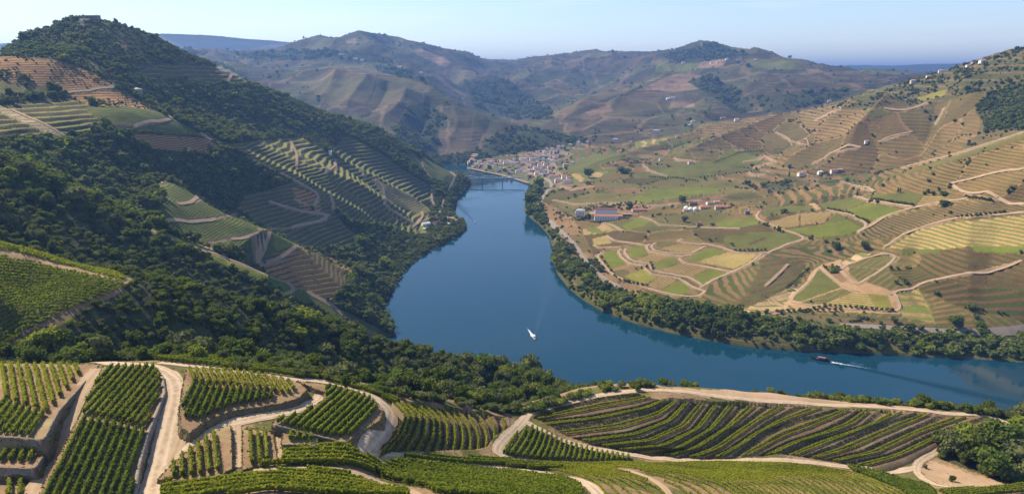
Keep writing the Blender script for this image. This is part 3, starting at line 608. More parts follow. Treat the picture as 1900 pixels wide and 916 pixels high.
# parcels: each plot of the hillsides has its own tint, some edged by paths
def cells(x, y, s, ax=1.0):
    gx, gy = x / s, y / (s * ax); xi = np.floor(gx).astype(np.int64); yi = np.floor(gy).astype(np.int64)
    b1 = np.full(x.shape, 9.); b2 = np.full(x.shape, 9.); idc = np.zeros(x.shape)
    for dx in (-1, 0, 1):
        for dy in (-1, 0, 1):
            px_ = xi + dx + .15 + .7 * hash2(xi + dx, yi + dy, 91); py_ = yi + dy + .15 + .7 * hash2(xi + dx, yi + dy, 92); d_ = np.hypot(gx - px_, gy - py_)
            c_ = hash2(xi + dx, yi + dy, 93); m_ = d_ < b1; b2 = np.where(m_, b1, np.minimum(b2, d_)); idc = np.where(m_, c_, idc); b1 = np.where(m_, d_, b1)
    return idc, (b2 - b1) * s
wx = X + (fbm(X / 70, Y / 70, 95, 2) - .5) * 60; wy = Y + (fbm(X / 70, Y / 70, 97, 2) - .5) * 60
PC, PB = cells(wx, wy, 105., 1.25); PC2, PB2 = cells(wx, wy, 260., 1.3)
PC = np.where(DR > 2400, PC2, PC); PB = np.where(DR > 2400, PB2, PB)
# attributes per class
tabA = np.array([K[k][0] for k in KN]); tabB = np.array([K[k][1] for k in KN])
kind = np.array([0 if K[k][2] == 'z' else 1 for k in KN]); ang = np.array([0 if K[k][2] == 'z' else K[k][2] for k in KN])
sp = np.array([K[k][3] for k in KN]); duty = np.array([K[k][4] for k in KN]); amp = np.array([K[k][5] for k in KN])
zs = Z + (fbm(X / 60, Y / 60, 31, 3) - .5) * 5 * sstep(300, 700, DR) * np.where(X > -60, .4, 1)
spz = sp[CLS] * (1 + .0 * DR)
dj = DR + (PC - .5) * 300
mult = np.where((X > -60) | (DR > 2300), np.where(dj > 2600, 3.2, np.where(dj > 1700, 2.7, np.where(dj > 1250, 2.1, np.where(dj > 850, 1.5, 1.0)))), np.where(DR > 1250, 1.45, 1.0))
mult = np.where(kind[CLS] == 0, mult, 1.0)
spz = spz * mult
flat = np.isin(CLS, [KI[k] for k in ('terrdry', 'terrtan', 'fieldol')]) & (Z < 50) & (X > 0) & (DR > 700) & (DR < 1900)
KD = np.where(flat, 1, kind[CLS]); AN = np.where(flat, 1.45 + (PC - .5) * 1.7, ang[CLS]); spz = np.where(flat, 9.0, spz); spz = np.where((CLS == KI['terrdk']) & (X > 0) & (DR < 1500), 2.6, spz)
rowc = X * np.cos(AN) + Y * np.sin(AN)
Q = np.where(KD == 0, zs / spz, rowc / spz)
DU = duty[CLS]
# terrace steps in the ground itself
f = Q - np.floor(Q)
step = np.where(f < 1 - DU, f * .25, .25 * (1 - DU) + (f - 1 + DU) / DU * (1 - .25 * (1 - DU))) - f
fade = sstep(240, 330, DR) * (1 - .6 * sstep(1500, 3500, DR)) * np.where(onroad, 0, 1)
Zd = Z + np.where(KD == 0, step * spz * amp[CLS] * fade, 0) * (Z > 6)
DU = np.where(onroad, .5, DU)
n1 = fbm(X / 90, Y / 90, 41, 4)[..., None]; n2 = fbm(X / 17, Y / 17, 43, 3)[..., None]; n3 = fbm(X / 400 + 9, Y / 400, 47, 3)[..., None]
cA = tabA[CLS] * (.62 + .5 * n1 + .3 * n2); cB = tabB[CLS] * (.66 + .4 * n1 + .3 * n2)
dryish = np.clip((n1 - .5) * 3 + (n3 - .5) * 3, 0, 1) * .7
isz = (np.isin(CLS, [KI[k] for k in ('terrdry', 'terrtan', 'terrgrn', 'terrdk', 'terrL', 'terrLD', 'far', 'farlt', 'scrub')]))[..., None]
cA = np.where(isz, cA * (1 - .45 * dryish) + np.array([.20, .135, .07]) * .45 * dryish, cA)
greenish = np.clip((.47 - n3) * 5, 0, 1) * .5
cA = np.where(isz, cA * (1 - greenish) + np.array([.12, .145, .045]) * greenish, cA)
pv = PC[..., None]; parc = (np.isin(CLS, [KI[k] for k in ('terrdry', 'terrtan', 'far', 'farlt', 'fieldol')]))[..., None]
gsel = sstep(.62, .70, pv) * (1 - sstep(.93, .95, pv)); dsel = sstep(.25, .30, pv) * (1 - sstep(.45, .5, pv)); bsel = sstep(.955, .965, pv)
farf = np.where(DR > 2400, .45, 1.)[..., None]; gsel = gsel * farf; dsel = dsel * farf; bsel = bsel * farf
cA = np.where(parc, cA * (1 - .65 * gsel) + np.array([.085, .115, .03]) * .65 * gsel, cA); cB = np.where(parc, cB * (1 - .35 * gsel), cB)
cA = np.where(parc, cA * (1 - .38 * dsel), cA); cB = np.where(parc, cB * (1 - .38 * dsel), cB)
cA = np.where(parc, cA * (1 - .5 * bsel) + np.array([.25, .175, .11]) * .5 * bsel, cA)
path = (1 - sstep(1.2, 3.2, PB * np.where(DR > 2400, .35, 1) * 900 / np.maximum(DR, 900)))[..., None] * (np.abs(((PC * 37.7) % 1)) < .5)[..., None] * parc * farf
cA = cA * (1 - .7 * path) + np.array([.27, .19, .12]) * .7 * path; cB = cB * (1 - .7 * path) + np.array([.27, .19, .12]) * .7 * path
lf_ = np.where((X < -60) & (DR > 560) & (DR < 2400), .95, 1.)[..., None]; cA = cA * lf_; cB = cB * lf_
wm_ = ((X > -60) & (DR > 640))[..., None]; cA = np.where(wm_, cA * np.array([1.06, .99, .82]), cA); cB = np.where(wm_, cB * np.array([1.06, .97, .80]), cB)
cA = np.where(onroad[..., None], .5 * cA + .5 * np.array([.38, .27, .17]), cA); cB = np.where(onroad[..., None], .5 * cB + .5 * np.array([.42, .30, .2]), cB)
# ------------------------------------------------------------------ foreground: levelled vineyard blocks, terraces, stone walls
CARVE = []                                    # (plan polygon, level function): the land under a block is dug away
class Plane:
    def __init__(s, pix, dz=0, z=None):
        if z is not None: s.a = s.b = 0.0; s.c = float(z)
        else:
            u, v = zip(*pix); fn = lambda x, y: height(x, y) + dz
            x, y, zz = pick(u, v, fn, dmin=80, dmax=600)
            s.a, s.b, s.c = np.linalg.lstsq(np.stack([x, y, np.ones_like(x)], 1), zz, rcond=None)[0]
    def __call__(s, x, y): return s.a * x + s.b * y + s.c
    def at(s, u, v):                          # pixel -> point on the plane
        A, e = ray(u, v); sx, sy = np.sin(A), np.cos(A)
        d = (s.c - HC) / (e - s.a * sx - s.b * sy)
        return d * sx, d * sy, HC + e * d
def plan(pl, pix):
    return [tuple(float(c) for c in pl.at(u, v)) for u, v in pix]
BL = {}
def block(key, pix, dz=0, z=None, prism=True):
    pl = Plane(pix, dz, z); P = plan(pl, pix)
    BL[key] = (pl, P, prism)
    if prism: CARVE.append(([(p[0], p[1]) for p in P], lambda x, y, pl=pl: pl(x, y) - 2.0))
block('A', [(-60, 672), (182, 676), (178, 686), (109, 762), (81, 816), (-60, 806)], z=205.3)
block('F', [(-60, 824), (84, 824), (79, 846), (66, 868), (-60, 864)], z=201.3)
block('F2', [(-60, 880), (66, 882), (50, 916), (36, 940), (-60, 940)], z=197.6)
block('C', [(192, 679), (288, 679), (301, 698), (305, 729), (273, 807), (258, 863), (246, 935), (66, 935), (78, 902), (150, 767), (168, 727)], dz=1.3)
block('D', [(346, 683), (400, 684), (500, 697), (556, 710), (569, 722), (556, 737), (520, 748), (475, 755), (430, 761), (380, 781), (352, 802), (337, 792), (333, 760), (340, 715)], dz=2.4)
block('J', [(548, 706), (600, 712), (690, 738), (711, 760), (705, 779), (652, 813), (640, 822), (600, 812), (505, 787), (510, 777), (560, 766), (600, 742), (602, 727)], dz=2.2)
block('G', [(292, 889), (330, 850), (379, 812), (417, 791), (428, 788), (431, 868), (408, 880), (340, 892)], dz=1.3)
block('H', [(450, 798), (462, 795), (506, 801), (514, 850), (492, 862), (450, 870)], dz=.4)
block('I', [(525, 799), (587, 805), (590, 827), (523, 825)], dz=1.6)
# terraces that follow the slope: guide lines along each terrace lip with its level
def resample(p, n):
    p = np.array(p, float)
    s = np.concatenate([[0], np.cumsum(np.hypot(*np.diff(p, axis=0).T))]); t = np.linspace(0, s[-1], n)
    q = np.stack([np.interp(t, s, p[:, 0]), np.interp(t, s, p[:, 1])], 1)
    for _ in range(max(1, n // 14)): q[1:-1] = (q[:-2] + 2 * q[1:-1] + q[2:]) / 4
    return q
def lips(guides, zs, sub, n=46):
    out = []
    G = [resample(g, n) for g in guides]
    for i in range(len(G) - 1):
        for k in range(sub):
            t = k / sub; q = G[i] * (1 - t) + G[i + 1] * t; z = zs[i] * (1 - t) + zs[i + 1] * t
            x, y = pz(q[:, 0], q[:, 1], z); out.append(np.stack([x, y, np.full(n, z)], 1))
    x, y = pz(G[-1][:, 0], G[-1][:, 1], zs[-1]); out.append(np.stack([x, y, np.full(n, zs[-1])], 1))
    return out
GM = [[(997, 771), (1050, 752), (1110, 737), (1160, 731), (1185, 729)],
 [(990, 781), (1091, 770), (1182, 753), (1222, 740)], [(1010, 793), (1130, 778), (1216, 757), (1243, 742)], [(1059, 812), (1167, 799), (1230, 777), (1264, 745)],
 [(1101, 822), (1192, 810), (1253, 783), (1286, 745)], [(1130, 829), (1218, 822), (1281, 794), (1317, 748)], [(1167, 836), (1243, 830), (1306, 796), (1340, 750)],
 [(1210, 841), (1275, 830), (1330, 796), (1370, 751)], [(1256, 847), (1306, 831), (1369, 788), (1417, 752)], [(1306, 848), (1348, 832), (1420, 781), (1475, 753)],
 [(1352, 847), (1380, 829), (1430, 795), (1480, 776), (1552, 757)], [(1400, 846), (1458, 818), (1521, 797), (1568, 774), (1590, 759)],
 [(1444, 843), (1496, 819), (1546, 805), (1597, 788), (1626, 762)], [(1486, 846), (1534, 829), (1597, 802), (1660, 776), (1697, 764)],
 [(1529, 851), (1597, 834), (1647, 811), (1700, 788), (1740, 770)], [(1561, 858), (1647, 841), (1723, 803), (1774, 787), (1822, 773)],
 [(1622, 868), (1673, 852), (1748, 816), (1824, 804), (1868, 788)]]
ZM = [150.4 - 1.62 * i for i in range(17)]
LM = lips(GM, ZM, 1, 60)
GKK = [[(728, 744), (752, 769), (738, 805), (706, 838)], [(748, 745), (773, 769), (761, 805), (738, 839)], [(768, 748), (798, 771), (795, 805), (776, 841)],
 [(796, 753), (819, 776), (821, 807), (812, 843)], [(824, 757), (849, 782), (851, 812), (844, 845)], [(857, 764), (872, 785), (879, 812), (877, 846)],
 [(889, 768), (905, 788), (910, 812), (903, 845)], [(942, 773), (947, 788), (928, 817), (918, 830)]]
ZK = [189.5, 184.8, 180, 175, 170, 165.2, 160.3, 155]
LK = lips(GKK, ZK, 2, 40)
def loft_poly(LL): 
    a = [tuple(p[:2]) for p in LL[0]]; b = [tuple(p[:2]) for p in LL[-1]][::-1]
    s1 = [tuple(l[-1][:2]) for l in LL[1:-1]]; s2 = [tuple(l[0][:2]) for l in LL[1:-1]][::-1]
    return a + s1 + b + s2
def lofth(LL):
    P = np.concatenate(LL)[::3]
    def fn(x, y):
        r = np.empty(len(x))
        for i in range(0, len(x), 2000):
            d = (x[i:i + 2000, None] - P[:, 0]) ** 2 + (y[i:i + 2000, None] - P[:, 1]) ** 2
            r[i:i + 2000] = P[d.argmin(1), 2] - 4.5
        return r
    return fn
CARVE.append((loft_poly(LM), lofth(LM))); CARVE.append((loft_poly(LK), lofth(LK)))
nearm = DR < 520
xn, yn = X[nearm], Y[nearm]; zn = Zd[nearm].copy()
for poly, fn in CARVE:
    bx = [p[0] for p in poly]; by = [p[1] for p in poly]
    m = (xn > min(bx)) & (xn < max(bx)) & (yn > min(by)) & (yn < max(by))
    mi = np.where(m)[0]; ins = inpoly(xn[mi], yn[mi], poly); mi = mi[ins]
    zn[mi] = np.minimum(zn[mi], fn(xn[mi], yn[mi]))
Zd[nearm] = zn
def surf(x, y):                               # land or block top
    x = np.asarray(x, float); y = np.asarray(y, float); z = height(x, y)
    for pl, P, pr in BL.values():
        if pr:
            m = inpoly(x, y, P); z = np.where(m, pl(x, y), z)
    return z
def build_land():
    q = np.arange(NC * NR).reshape(NC, NR)
    fc = np.stack([q[:-1, :-1], q[1:, :-1], q[1:, 1:], q[:-1, 1:]], -1).reshape(-1, 4)
    me = newmesh('hills', np.stack([X, Y, Zd], -1).reshape(-1, 3), fc, smooth=True)
    for nm, arr in (('ca', cA), ('cb', cB)):
        at = me.color_attributes.new(nm, 'FLOAT_COLOR', 'POINT')
        at.data.foreach_set('color', np.concatenate([arr, np.ones(arr.shape[:2] + (1,))], -1).astype(np.float32).ravel())
    for nm, arr in (('q', Q), ('du', DU)):
        at = me.attributes.new(nm, 'FLOAT', 'POINT'); at.data.foreach_set('value', arr.astype(np.float32).ravel())
    m = mat('hillside', (.2, .2, .1), .95, .1); g = NT(m)
    pos = g.n('NewGeometry').outputs['Position']
    at = {k: g.n('Attribute', attribute_name=k) for k in ('ca', 'cb', 'q', 'du')}
    wob = g.math('MULTIPLY', g.math('SUBTRACT', g.noise(.045, 3, .6, pos), .5), .5)
    fine = g.noise(.55, 4, .7, pos)
    qq = g.math('ADD', at['q'].outputs['Fac'], g.math('MULTIPLY', g.math('SUBTRACT', fine, .5), .35))
    fr = g.math('FRACT', qq)
    edge = g.math('SUBTRACT', g.math('ADD', fr, at['du'].outputs['Fac']), 1.0)
    msk = g.math('MULTIPLY', g.math('ADD', edge, .04), 12.0, True)
    c = g.mix(msk, at['ca'].outputs['Color'], at['cb'].outputs['Color'])
    # clumps of leaf and bare patches
    cl = g.math('ADD', g.math('MULTIPLY', fine, 1.5), .25)
    c = g.mix(1.0, c, g.n('CombineColor').outputs[0], 'MULTIPLY')
    mul = c.node
    comb = [x for x in g.t.nodes if x.bl_idname == 'ShaderNodeCombineColor'][0]
    for i in range(3): g.l(cl, comb.inputs[i])
    g.l(c, g.b.inputs['Base Color'])
    bp = g.n('Bump'); bp.inputs['Strength'].default_value = .55; bp.inputs['Distance'].default_value = .9
    g.l(g.noise(.3, 5, .65, pos), bp.inputs['Height']); g.l(bp.outputs[0], g.b.inputs['Normal'])
    me.materials.append(m)
    o = link('hills', me, kind='structure', label='terraced valley slopes of vineyard, scrub and bare soil')
# ------------------------------------------------------------------ the river
def build_river():
    bm = bmesh.new()
    xs = np.linspace(-420, 1250, 60)
    vs = [bm.verts.new((x, y, 0)) for x, y in ((-700, 430), (1400, 430), (1400, 1700), (500, 2600), (-700, 2600))]
    bm.faces.new(vs); me = bpy.data.meshes.new('river'); bm.to_mesh(me); bm.free()
    m = mat('river_water', (.004, .038, .066), .06, .5); g = NT(m); g.b.inputs['IOR'].default_value = 1.33
    pos = g.n('NewGeometry').outputs['Position']
    sc = g.n('Mapping'); sc.inputs['Scale'].default_value = (1, .45, 1); sc.inputs['Rotation'].default_value = (0, 0, .5); g.l(pos, sc.inputs[0])
    n1 = g.noise(.22, 3, .6, sc.outputs[0]); n2 = g.noise(.012, 3, .5, pos)
    # calm lanes and breeze patches
    rg = g.math('ADD', g.math('MULTIPLY', g.math('SUBTRACT', n2, .45), .55, True), .04); g.l(rg, g.b.inputs['Roughness'])
    h = g.math('MULTIPLY', n1, g.math('ADD', n2, .2))
    # ship waves: V-shaped trains of ripples behind each boat
    h_w = None
    for (u, v, u2, v2, ln, am) in WAKES:
        x0, y0 = map(float, pz(u, v, 0)); x1, y1 = map(float, pz(u2, v2, 0))
        an = math.atan2(y1 - y0, x1 - x0)                     # direction of travel reversed: from boat to the wake end
        mp = g.n('Mapping', vector_type='TEXTURE'); mp.inputs['Location'].default_value = (x0, y0, 0); mp.inputs['Rotation'].default_value = (0, 0, an); g.l(pos, mp.inputs[0])
        sx = g.n('SeparateXYZ'); g.l(mp.outputs[0], sx.inputs[0]); xx, yy = sx.outputs[0], sx.outputs[1]
        ay = g.math('ABSOLUTE', yy)
        off = g.math('SUBTRACT', ay, g.math('MULTIPLY', xx, .36))       # distance from the arm of the V
        wid = g.math('ADD', g.math('MULTIPLY', xx, .055), 1.2)
        en = g.math('DIVIDE', off, wid); en = g.math('POWER', 2.718, g.math('MULTIPLY', g.math('MULTIPLY', en, en), -1.0))
        fa = g.math('SUBTRACT', 1.0, g.math('DIVIDE', xx, ln), True); po = g.math('GREATER_THAN', xx, 1.0)
        wv = g.math('SINE', g.math('ADD', g.math('MULTIPLY', xx, .95), g.math('MULTIPLY', ay, 1.5)))
        hw = g.math('MULTIPLY', g.math('MULTIPLY', g.math('MULTIPLY', wv, en), g.math('MULTIPLY', fa, po)), am)
        h_w = hw if h_w is None else g.math('ADD', h_w, hw)
    bp = g.n('Bump'); bp.inputs['Strength'].default_value = .5; bp.inputs['Distance'].default_value = .12; g.l(h, bp.inputs['Height'])
    b2 = g.n('Bump'); b2.inputs['Strength'].default_value = .9; b2.inputs['Distance'].default_value = .22; g.l(h_w, b2.inputs['Height']); g.l(bp.outputs[0], b2.inputs['Normal'])
    g.l(b2.outputs[0], g.b.inputs['Normal'])
    me.materials.append(m)
    link('river', me, kind='structure', label='calm blue river winding through the valley')
WAKES = [(991, 626, 955, 570, 300, .55), (1530, 668, 1800, 697, 620, 1.6), (882, 413, 905, 380, 420, .32)]
# ------------------------------------------------------------------ tracks draped over the land
def drape_points(pts, stepm, w):
    u = [p[0] for p in pts]; v = [p[1] for p in pts]
    x, y, _ = pick(u, v); d = np.hypot(x, y)
    # a track that runs over a crest keeps to one side of the gap
    P = [(x[0], y[0])]
    for i in range(1, len(x)):
        if abs(d[i] - d[i - 1]) > .12 * d[i] + 40: P.append(None)
        P.append((x[i], y[i]))
    runs, cur = [], []
    for p in P:
        if p is None:
            if len(cur) > 1: runs.append(cur)
            cur = []
        else: cur.append(p)
    if len(cur) > 1: runs.append(cur)
    return [smooth_line(r, stepm) for r in runs]
def smooth_line(p, st):
    p = np.array(p, float)
    for _ in range(2):                        # corner cutting
        q = [p[0]]
        for i in range(len(p) - 1): q += [p[i] * .75 + p[i + 1] * .25, p[i] * .25 + p[i + 1] * .75]
        q.append(p[-1]); p = np.array(q)
    s = np.concatenate([[0], np.cumsum(np.hypot(*np.diff(p, axis=0).T))]); n = max(2, int(s[-1] / st))
    t = np.linspace(0, s[-1], n + 1)
    return np.stack([np.interp(t, s, p[:, 0]), np.interp(t, s, p[:, 1])], 1)
def ribbon(name, line, w, material, hf, lift, label=None, cross=4, crown=0, jit=.12):
    t = np.gradient(line, axis=0); t /= np.linalg.norm(t, axis=1)[:, None] + 1e-9
    nrm = np.stack([-t[:, 1], t[:, 0]], 1)
    rr = np.random.default_rng(len(line)); jl = rr.uniform(-1, 1, len(line)) * jit * w * .5; jr = rr.uniform(-1, 1, len(line)) * jit * w * .5
    co = []
    for k in range(cross + 1):
        s = (k / cross - .5) * w
        e = (jl if k == 0 else jr if k == cross else 0)
        p = line + nrm * (s + e)[:, None] if isinstance(e, np.ndarray) else line + nrm * s
        z = hf(p[:, 0], p[:, 1]) + lift(np.hypot(p[:, 0], p[:, 1])) + crown * (1 - (2 * k / cross - 1) ** 2)
        co.append(np.stack([p[:, 0], p[:, 1], z], 1))
    co = np.stack(co, 1); n = len(line); q = np.arange(n * (cross + 1)).reshape(n, cross + 1)
    fc = np.stack([q[:-1, :-1], q[:-1, 1:], q[1:, 1:], q[1:, :-1]], -1).reshape(-1, 4)
    me = newmesh(name, co.reshape(-1, 3), fc, material, True)
    at = me.attributes.new('cr', 'FLOAT', 'POINT'); at.data.foreach_set('value', np.tile(np.linspace(0, 1, cross + 1), n).astype(np.float32))
    return link(name, me, kind='structure', label=label)
def build_tracks():
    md = varied('dry_track', (.38, .27, .175), (.29, .20, .125), .12); mr = varied('asphalt_road', (.26, .215, .18), (.20, .165, .135), .1)
    for w, p, s in TR:
        for ln in drape_points(p, 5, w):
            dd = float(np.hypot(ln[:, 0], ln[:, 1]).mean()); w_ = w if s == 'road' else min(w, 3.8 if ln[:, 0].mean() < -60 else 3.9 if dd < 1300 else 3.4)
            ribbon('dirt_track' if s == 'dirt' else 'road', ln, w_, md if s == 'dirt' else mr, height, lambda d: .12 + d * .00045)
build_land(); build_river(); build_tracks()
m_soil = varied('bare_soil', (.27, .17, .095), (.18, .115, .06), .35, bump=.15, c3=(.30, .24, .12))
m_bank = varied('bank_earth', (.17, .12, .075), (.12, .11, .05), .5, bump=.3, c3=(.22, .16, .09))
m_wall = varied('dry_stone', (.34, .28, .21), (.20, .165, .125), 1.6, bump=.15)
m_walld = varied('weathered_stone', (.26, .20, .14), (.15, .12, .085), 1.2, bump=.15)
def tri_fill(P):
    bm = bmesh.new(); vs = [bm.verts.new(p) for p in P]; f = bm.faces.new(vs)
    bmesh.ops.triangulate(bm, faces=[f]); bm.verts.index_update()
    r = [[v.index for v in f.verts] for f in bm.faces]; bm.free(); return r
def prism(name, P, depth, top, side, label):
    A = np.array(P); rr = np.random.default_rng(len(P)); Q = []
    for i in range(len(A)):
        a, b = A[i], A[(i + 1) % len(A)]; m = max(1, int(np.linalg.norm(b - a) / 1.6))
        for k in range(m): Q.append(a + (b - a) * k / m + np.r_[rr.uniform(-.16, .16, 2), 0])
    A = np.array(Q); n = len(A); t = np.roll(A, -1, 0) - np.roll(A, 1, 0); t[:, 2] = 0; t /= np.linalg.norm(t, axis=1)[:, None] + 1e-9
    area = float(np.sum(A[:, 0] * np.roll(A[:, 1], -1) - np.roll(A[:, 0], -1) * A[:, 1])); o = np.stack([t[:, 1], -t[:, 0], 0 * t[:, 0]], 1) * (1 if area > 0 else -1)
    r1 = A + o * (.35 + rr.uniform(-.2, .25, (n, 1))) + np.array([0, 0, -1.1]); r2 = A + o * (.8 + rr.uniform(-.2, .3, (n, 1))) + np.array([0, 0, -2.6]); r3 = A + o * 1.3 + np.array([0, 0, -depth])
    P = [tuple(q) for q in A]; co = [tuple(q) for q in np.concatenate([A, r1, r2, r3])]
    side_f = [[i + k * n, (i + 1) % n + k * n, (i + 1) % n + (k + 1) * n, i + (k + 1) * n] for k in range(3) for i in range(n)]
    me = bpy.data.meshes.new(name); faces = tri_fill(P) + side_f
    me.from_pydata(co, [], faces); me.materials.append(top); me.materials.append(side)
    for p in me.polygons:
        if p.index >= len(faces) - len(side_f): p.material_index = 1
    me.update(); return link(name, me, kind='structure', label=label)
for k, lb in (('A', 'raised upper plot of earth'), ('F', 'narrow middle plot of earth'), ('F2', 'lowest plot of earth'), ('C', 'long sloping plot of earth'), ('D', 'rounded plot of earth'), ('J', 'fan shaped plot of earth'), ('G', 'wedge shaped plot of earth'), ('H', 'small plot of earth'), ('I', 'tiny plot of earth')):
    prism('vineyard_ground', BL[k][1], 6.0, m_soil, m_bank, lb)
def wall_line(pl, pix, down, label, material, th=.55, up=.25):
    P = np.array(plan(pl, pix)); 
    t = np.gradient(P[:, :2], axis=0); t /= np.linalg.norm(t, axis=1)[:, None] + 1e-9
    nr = np.stack([-t[:, 1], t[:, 0]], 1) * th / 2
    # resample finely so the coping is uneven
    s = np.concatenate([[0], np.cumsum(np.hypot(*np.diff(P[:, :2], axis=0).T))]); n = max(3, int(s[-1] / .9)); tt = np.linspace(0, s[-1], n)
    Q = np.stack([np.interp(tt, s, P[:, i]) for i in range(3)], 1); N = np.stack([np.interp(tt, s, nr[:, i]) for i in range(2)], 1)
    rr = np.random.default_rng(n); j = rr.uniform(-.12, .12, n)
    L_, R_ = Q[:, :2] + N, Q[:, :2] - N
    ring = [np.c_[L_ + N * .5, Q[:, 2] - down], np.c_[L_, Q[:, 2] + up + j], np.c_[R_, Q[:, 2] + up + j * .7], np.c_[R_ - N * .5, Q[:, 2] - down]]
    co = np.stack(ring, 1); q = np.arange(n * 4).reshape(n, 4)
    fc = [[q[i, a], q[i, a + 1], q[i + 1, a + 1], q[i + 1, a]] for i in range(n - 1) for a in range(3)] + [[q[0, 3], q[0, 2], q[0, 1], q[0, 0]], [q[-1, 0], q[-1, 1], q[-1, 2], q[-1, 3]]]
    me = newmesh('retaining_wall', co.reshape(-1, 3), fc, material)
    link('retaining_wall', me, label, 'wall', 'retaining walls of the near vineyard')
pA, pF, pF2, pC, pJ, pG, pI, pD = (BL[k][0] for k in ('A', 'F', 'F2', 'C', 'J', 'G', 'I', 'D'))
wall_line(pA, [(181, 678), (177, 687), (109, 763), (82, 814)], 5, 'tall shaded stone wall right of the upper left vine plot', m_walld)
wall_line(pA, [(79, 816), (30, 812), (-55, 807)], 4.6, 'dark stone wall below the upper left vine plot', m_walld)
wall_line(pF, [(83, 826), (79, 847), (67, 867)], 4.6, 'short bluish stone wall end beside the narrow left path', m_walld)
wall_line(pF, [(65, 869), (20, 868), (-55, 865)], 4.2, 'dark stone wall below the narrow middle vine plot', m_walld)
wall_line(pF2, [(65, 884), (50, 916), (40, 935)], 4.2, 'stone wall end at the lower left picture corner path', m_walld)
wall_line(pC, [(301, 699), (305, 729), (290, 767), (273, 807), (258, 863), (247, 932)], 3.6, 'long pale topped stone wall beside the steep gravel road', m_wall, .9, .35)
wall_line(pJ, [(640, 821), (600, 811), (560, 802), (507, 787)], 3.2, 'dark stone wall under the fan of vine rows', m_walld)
wall_line(pI, [(588, 826), (524, 824)], 2.6, 'very short stone wall under six small vine rows', m_wall)
# terraces on the slopes
def loft(name, LL, label, fr=.34, top=m_soil, side=m_bank):
    n = len(LL[0]); rows = []
    for k in range(len(LL) - 1):
        a, b = LL[k], LL[k + 1]
        rr = np.random.default_rng(k); jj = np.convolve(rr.uniform(-1, 1, n + 4), np.ones(5) / 5, 'valid') * .7
        lip = a.copy(); lip[:, 2] += jj * .25
        foot = a * (1 - fr) + b * fr; foot[:, :2] += ((b - a)[:, :2]) * (jj * .08)[:, None]; foot[:, 2] = b[:, 2] + .25
        mid = a * (1 - fr * .55) + b * fr * .55; mid[:, 2] = a[:, 2] * .42 + foot[:, 2] * .58
        rows += [lip, mid, foot]
    rows.append(LL[-1]); e = LL[-1] + (LL[-1] - LL[-2]) * .5; e[:, 2] = LL[-1][:, 2] - 3.2; rows.append(e); 
    e2 = e.copy(); e2[:, 2] -= 5; rows.append(e2)
    e0 = LL[0] - (LL[1] - LL[0]) * .35; e0[:, 2] = LL[0][:, 2] - 2.2; rows = [e0] + rows
    R_ = np.stack(rows); m, _, _ = R_.shape
    # aprons at both ends
    s0 = R_[:, :1].copy(); s0[:, :, 2] -= 4.5; s1 = R_[:, -1:].copy(); s1[:, :, 2] -= 4.5
    R_ = np.concatenate([s0, R_, s1], 1); n2 = n + 2
    q = np.arange(m * n2).reshape(m, n2)
    fc = np.stack([q[:-1, :-1], q[:-1, 1:], q[1:, 1:], q[1:, :-1]], -1)
    me = newmesh(name, R_.reshape(-1, 3), fc.reshape(-1, 4), top); me.materials.append(side)
    mi = np.zeros((m - 1, n2 - 1), np.int32)
    for r in range(m - 1):
        if r == 0 or (r - 1) % 3 in (0, 1) and r < m - 3 or r >= m - 3: mi[r] = 1
    mi[:, 0] = 1; mi[:, -1] = 1
    me.polygons.foreach_set('material_index', mi.ravel()); me.update()
    return link(name, me, kind='structure', label=label)
loft('terraced_ground', LM, 'sweeping curved earth terraces above the river edge', .2); loft('terraced_ground', LK, 'steep curved earth terraces between two gravel roads', .2)
# near tracks
m_tr = varied('gravel_track', (.48, .37, .255), (.34, .245, .155), .5, bump=.06); m_tr2 = varied('earth_track', (.40, .285, .18), (.32, .23, .14), .4, bump=.08)
for mm, rut, mid_ in ((m_tr, (.56, .45, .33), (.27, .20, .11)), (m_tr2, (.42, .31, .20), (.24, .18, .09))):   # wheel ruts and a grassy crown
    g = NT(mm); bc = g.b.inputs['Base Color']; src = bc.links[0].from_socket; cr = g.n('Attribute', attribute_name='cr').outputs['Fac']; pos = g.n('NewGeometry').outputs['Position']
    cw = g.math('ADD', cr, g.math('MULTIPLY', g.math('SUBTRACT', g.noise(.35, 3, .6, pos), .5), .16)); a = g.math('ABSOLUTE', g.math('SUBTRACT', cw, .5))
    r_ = g.math('SUBTRACT', 1.0, g.math('MULTIPLY', g.math('ABSOLUTE', g.math('SUBTRACT', a, .2)), 9.0), True); c_ = g.math('MULTIPLY', g.math('SUBTRACT', 1.0, g.math('MULTIPLY', a, 11.0), True), g.math('MULTIPLY', g.math('SUBTRACT', g.noise(.25, 4, .7, pos), .35), 4.0, True))
    g.l(g.mix(g.math('MULTIPLY', c_, .7), g.mix(g.math('MULTIPLY', r_, .7), src, rut), mid_), bc)
